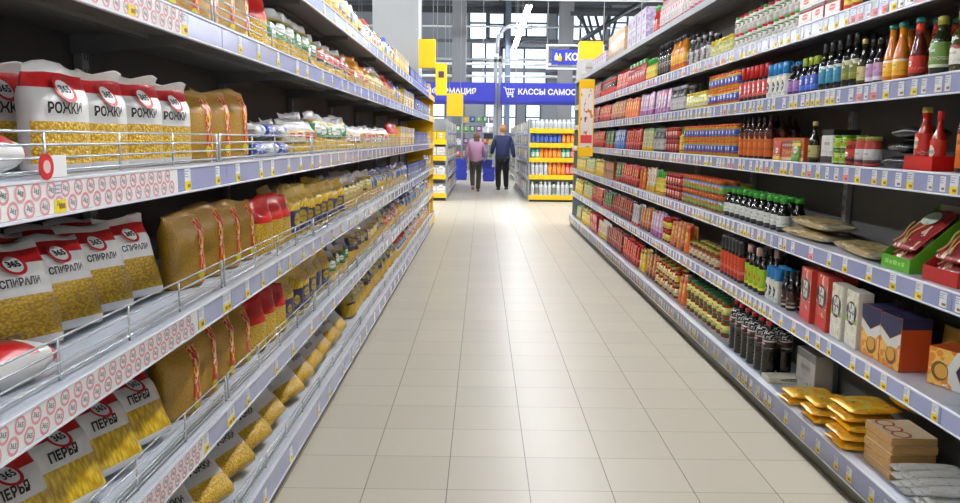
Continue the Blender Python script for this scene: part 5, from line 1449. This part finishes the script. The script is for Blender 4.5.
def basket_mesh():
    b = MB(); BL = mat('basket_blue', (44, 60, 176), .35)
    x, y, h, t = .21, .15, .23, .012
    vs = [(-x*.85, -y*.85, 0), (x*.85, -y*.85, 0), (x*.85, y*.85, 0), (-x*.85, y*.85, 0), (-x, -y, h), (x, -y, h), (x, y, h), (-x, y, h),
          (-x*.85+t, -y*.85+t, t), (x*.85-t, -y*.85+t, t), (x*.85-t, y*.85-t, t), (-x*.85+t, y*.85-t, t), (-x+t, -y+t, h), (x-t, -y+t, h), (x-t, y-t, h), (-x+t, y-t, h)]
    b.add(vs, [(0,3,2,1), (0,1,5,4), (1,2,6,5), (2,3,7,6), (3,0,4,7), (8,9,10,11), (8,12,13,9), (9,13,14,10), (10,14,15,11), (11,15,12,8), (4,5,13,12), (5,6,14,13), (6,7,15,14), (7,4,12,15)], BL)
    h_ = MB(); h_.tube([(-x + .01, 0, h), (-x + .04, 0, h + .12), (-.06, 0, h + .17), (.06, 0, h + .17), (x - .04, 0, h + .12), (x - .01, 0, h)], .009, mat('handle_dark', (40, 44, 60), .4), 6)
    return [('basket', b), ('handle', h_)]
BK = Proto('shopping_basket', 'basket', basket_mesh(), (.42, .3, .23))
BKS = Proto('shopping_basket', 'basket', basket_mesh()[:1], (.42, .3, .23))
for sx_, (x, Y, n, t) in enumerate(((-.72, 27.2, 3, 'behind the woman'), (.22, 26.4, 2, 'between the two shoppers'))):
    for i in range(n): place(BKS, (x, Y, .002 + i * .24), 0, f'{ordn(i+1)} blue basket from the bottom of the stack {t}', 'stacked blue baskets')

# ------------------------------------------------------------------ the two shoppers
def skin_mesh(nodes, edges, m, sub=2, name='body'):
    me = bpy.data.meshes.new(name)
    me.from_pydata([n[0] for n in nodes], edges, [])
    o = bpy.data.objects.new(name, me); C.objects.link(o)
    md = o.modifiers.new('s', 'SKIN'); md.use_smooth_shade = True
    for i, n in enumerate(nodes):
        r = n[1]; me.skin_vertices[0].data[i].radius = r if isinstance(r, tuple) else (r, r)
    me.skin_vertices[0].data[0].use_root = True
    o.modifiers.new('u', 'SUBSURF').levels = sub
    dg = bpy.context.evaluated_depsgraph_get(); dg.update()
    out = bpy.data.meshes.new_from_object(o.evaluated_get(dg))
    out.name = name; out.materials.clear(); out.materials.append(m)
    out.polygons.foreach_set('use_smooth', [True] * len(out.polygons))
    bpy.data.objects.remove(o); bpy.data.meshes.remove(me)
    return out
SKIN = mat('skin', (206, 158, 130), .5)
def chain(N, E, start, pts):
    k = start
    for p in pts:
        N.append(p); E.append((k, len(N) - 1)); k = len(N) - 1
    return k
def figure(pose):
    """pose: dict of joints; returns node and edge lists of the whole body"""
    N = [(pose['pelvis'], (.12, .10))]; E = []
    ch = chain(N, E, 0, [(pose['waist'], (.115, .09)), (pose['chest'], (.135, .10))])
    hd = chain(N, E, ch, [(pose['neckb'], .06), (pose['neck'], .05), (pose['head'], (.075, .088)), (pose['crown'], (.06, .07))])
    hx, hy, hz = pose['head']
    chain(N, E, hd - 1, [((hx, hy + .10, hz - .01), .012)])                       # nose
    for s_ in (-1, 1): chain(N, E, hd - 1, [((hx + s_ * .088, hy - .01, hz - .005), .014)])   # ears
    for s_, key in ((-1, 'l'), (1, 'r')):
        w = chain(N, E, ch, [(pose[key + 'sh'], .058), (pose[key + 'el'], .04), (pose[key + 'wr'], .026)])
        wr = Vector(pose[key + 'wr']); d = (wr - Vector(pose[key + 'el'])).normalized()
        palm = chain(N, E, w, [(tuple(wr + d * .06), (.034, .018))])
        side = Vector((0, 1, 0)) if abs(d.y) < .8 else Vector((0, 0, 1))
        side = (side - d * side.dot(d)).normalized(); bend = d.cross(side) * (-s_)
        for q, ln in zip((-.027, -.009, .009, .027), (.055, .07, .075, .065)):
            b0 = wr + d * .095 + side * q
            chain(N, E, palm, [(tuple(b0), .0085), (tuple(b0 + d * ln * .5 + bend * .008), .008), (tuple(b0 + d * ln * .8 + bend * .03), .007)])
        t0 = wr + d * .045 + side * .035
        chain(N, E, palm - 0, [(tuple(t0 + d * .01 + side * .012), .009), (tuple(t0 + d * .04 + side * .02), .008)])
        chain(N, E, 0, [(pose[key + 'hip'], .082), (pose[key + 'kn'], .056), (pose[key + 'an'], .036), (pose[key + 'to'], .03)])
    return N, E
def clothes(pose, kind, m, slack=1.0):
    if kind == 'jacket':
        N = [(pose['hem'], (.20 * slack, .15 * slack))]; E = []
        ch = chain(N, E, 0, [(pose['waist'], (.185 * slack, .14 * slack)), (pose['chest'], (.18 * slack, .13 * slack))])
        chain(N, E, ch, [(pose['neckb'], .078)])
        for k_ in 'lr': chain(N, E, ch, [(pose[k_ + 'sh'], .082 * slack), (pose[k_ + 'el'], .062 * slack), (pose[k_ + 'wr'], .045 * slack)])
    else:
        N = [(pose['pelvis'], (.15 * slack, .118 * slack))]; E = []
        for k_ in 'lr': chain(N, E, 0, [(pose[k_ + 'hip'], .105 * slack), (pose[k_ + 'kn'], .076 * slack), (tuple(Vector(pose[k_ + 'an']) + Vector((0, -.01, -.015))), .062 * slack)])
    return skin_mesh(N, E, m, 2, kind)
def ball(name, c, r, m, parent, sc_=(1, 1, 1)):
    b = MB(); b.lathe([(r * math.sin(t * PI / 8) + 1e-4, r * -math.cos(t * PI / 8)) for t in range(9)], m, 14, Matrix.Translation(c) @ Matrix.Diagonal((*sc_, 1))); return obj(name, b, parent)
def person(loc, pose, jm, tm, sm, hm, label, longhair, scale=1.0, jslack=1.0, tslack=1.0):
    o = empty('person', loc); o.scale = (scale,) * 3; tag(o, label, 'person')
    N, E = figure(pose); obj('body', skin_mesh(N, E, SKIN), o)
    obj('jacket', clothes(pose, 'jacket', jm, jslack), o); obj('trousers', clothes(pose, 'trousers', tm, tslack), o)
    for k_ in 'lr':
        a, t = Vector(pose[k_ + 'an']), Vector(pose[k_ + 'to'])
        N = [(tuple(a + Vector((0, -.02, .0))), (.05, .05)), (tuple(a * .5 + t * .5 + Vector((0, 0, -.012))), (.048, .042)), (tuple(t), (.044, .034)), (tuple(a + Vector((0, -.03, -.05))), (.045, .04))]
        obj('shoe', skin_mesh(N, [(0, 1), (1, 2), (0, 3)], sm, 2, 'shoe'), o)
    hx, hy, hz = pose['head']
    ball('hair', (hx, hy - .022, hz + .045), .112, hm, o, (.96, 1.0, 1.0))
    if longhair: ball('hair', (hx, hy - .05, hz - .06), .09, hm, o, (1.0, .7, 1.1))
    for s_ in (-1, 1): ball('eye', (hx + s_ * .03, hy + .088, hz + .015), .011, mat('eye_white', (230, 230, 230), .3), o)
    b = MB(); b.bbox(hx - .024, hx + .024, hy + .085, hy + .094, hz - .055, hz - .047, mat('lips', (170, 90, 84), .5), .003); obj('mouth', b, o)
    return o
man = dict(pelvis=(0, 0, .95), waist=(0, 0, 1.10), chest=(0, .01, 1.34), neckb=(0, .02, 1.49), neck=(0, .03, 1.545), head=(.01, .05, 1.645), crown=(.01, .045, 1.70), hem=(0, -.01, .84),
           lsh=(-.19, 0, 1.43), lel=(-.27, -.03, 1.17), lwr=(-.30, .08, 1.0), rsh=(.19, 0, 1.43), rel=(.27, -.06, 1.15), rwr=(.32, .0, .91),
           lhip=(-.09, 0, .88), lkn=(-.11, .06, .50), lan=(-.10, -.04, .10), lto=(-.11, .12, .045), rhip=(.09, 0, .88), rkn=(.10, .08, .50), ran=(.12, .16, .10), rto=(.13, .31, .05))
person((.55, 21.55, 0.0), man, mat('jacket_navy', (40, 50, 92), .7, var=.12), mat('trousers_black', (30, 30, 36), .8), mat('shoe_black', (34, 32, 32), .5), mat('hair_ginger', (186, 128, 84), .7, var=.2, scale=40),
       'person in navy jacket and black trousers walking away, blue basket at the left hand'.replace('left hand', 'side'), False, 1.0, 1.12, 1.15)
woman = dict(pelvis=(0, 0, .95), waist=(0, 0, 1.10), chest=(0, .02, 1.33), neckb=(0, .04, 1.48), neck=(0, .05, 1.53), head=(.02, .08, 1.62), crown=(.02, .075, 1.67), hem=(0, 0, .80),
           lsh=(-.18, .01, 1.42), lel=(-.28, -.02, 1.18), lwr=(-.27, .10, .98), rsh=(.18, .01, 1.42), rel=(.28, .0, 1.19), rwr=(.27, .16, 1.03),
           lhip=(-.09, 0, .88), lkn=(-.10, .02, .50), lan=(-.08, -.22, .22), lto=(-.08, -.16, .09), rhip=(.09, 0, .88), rkn=(.09, .10, .50), ran=(.07, .05, .10), rto=(.07, .21, .045))
person((-.17, 20.7, 0.0), woman, mat('jacket_mauve', (186, 140, 172), .75, var=.1), mat('trousers_olive', (72, 66, 62), .8), mat('shoe_tan', (150, 116, 90), .6), mat('hair_brown', (110, 76, 66), .7, var=.25, scale=40),
       'person in mauve jacket and dark trousers walking away, one heel lifted', True, .89, 1.12, 1.05)
place(BK, (.55 - .42, 21.74, .615), PI / 2, 'blue shopping basket carried by the person in navy')
flush()
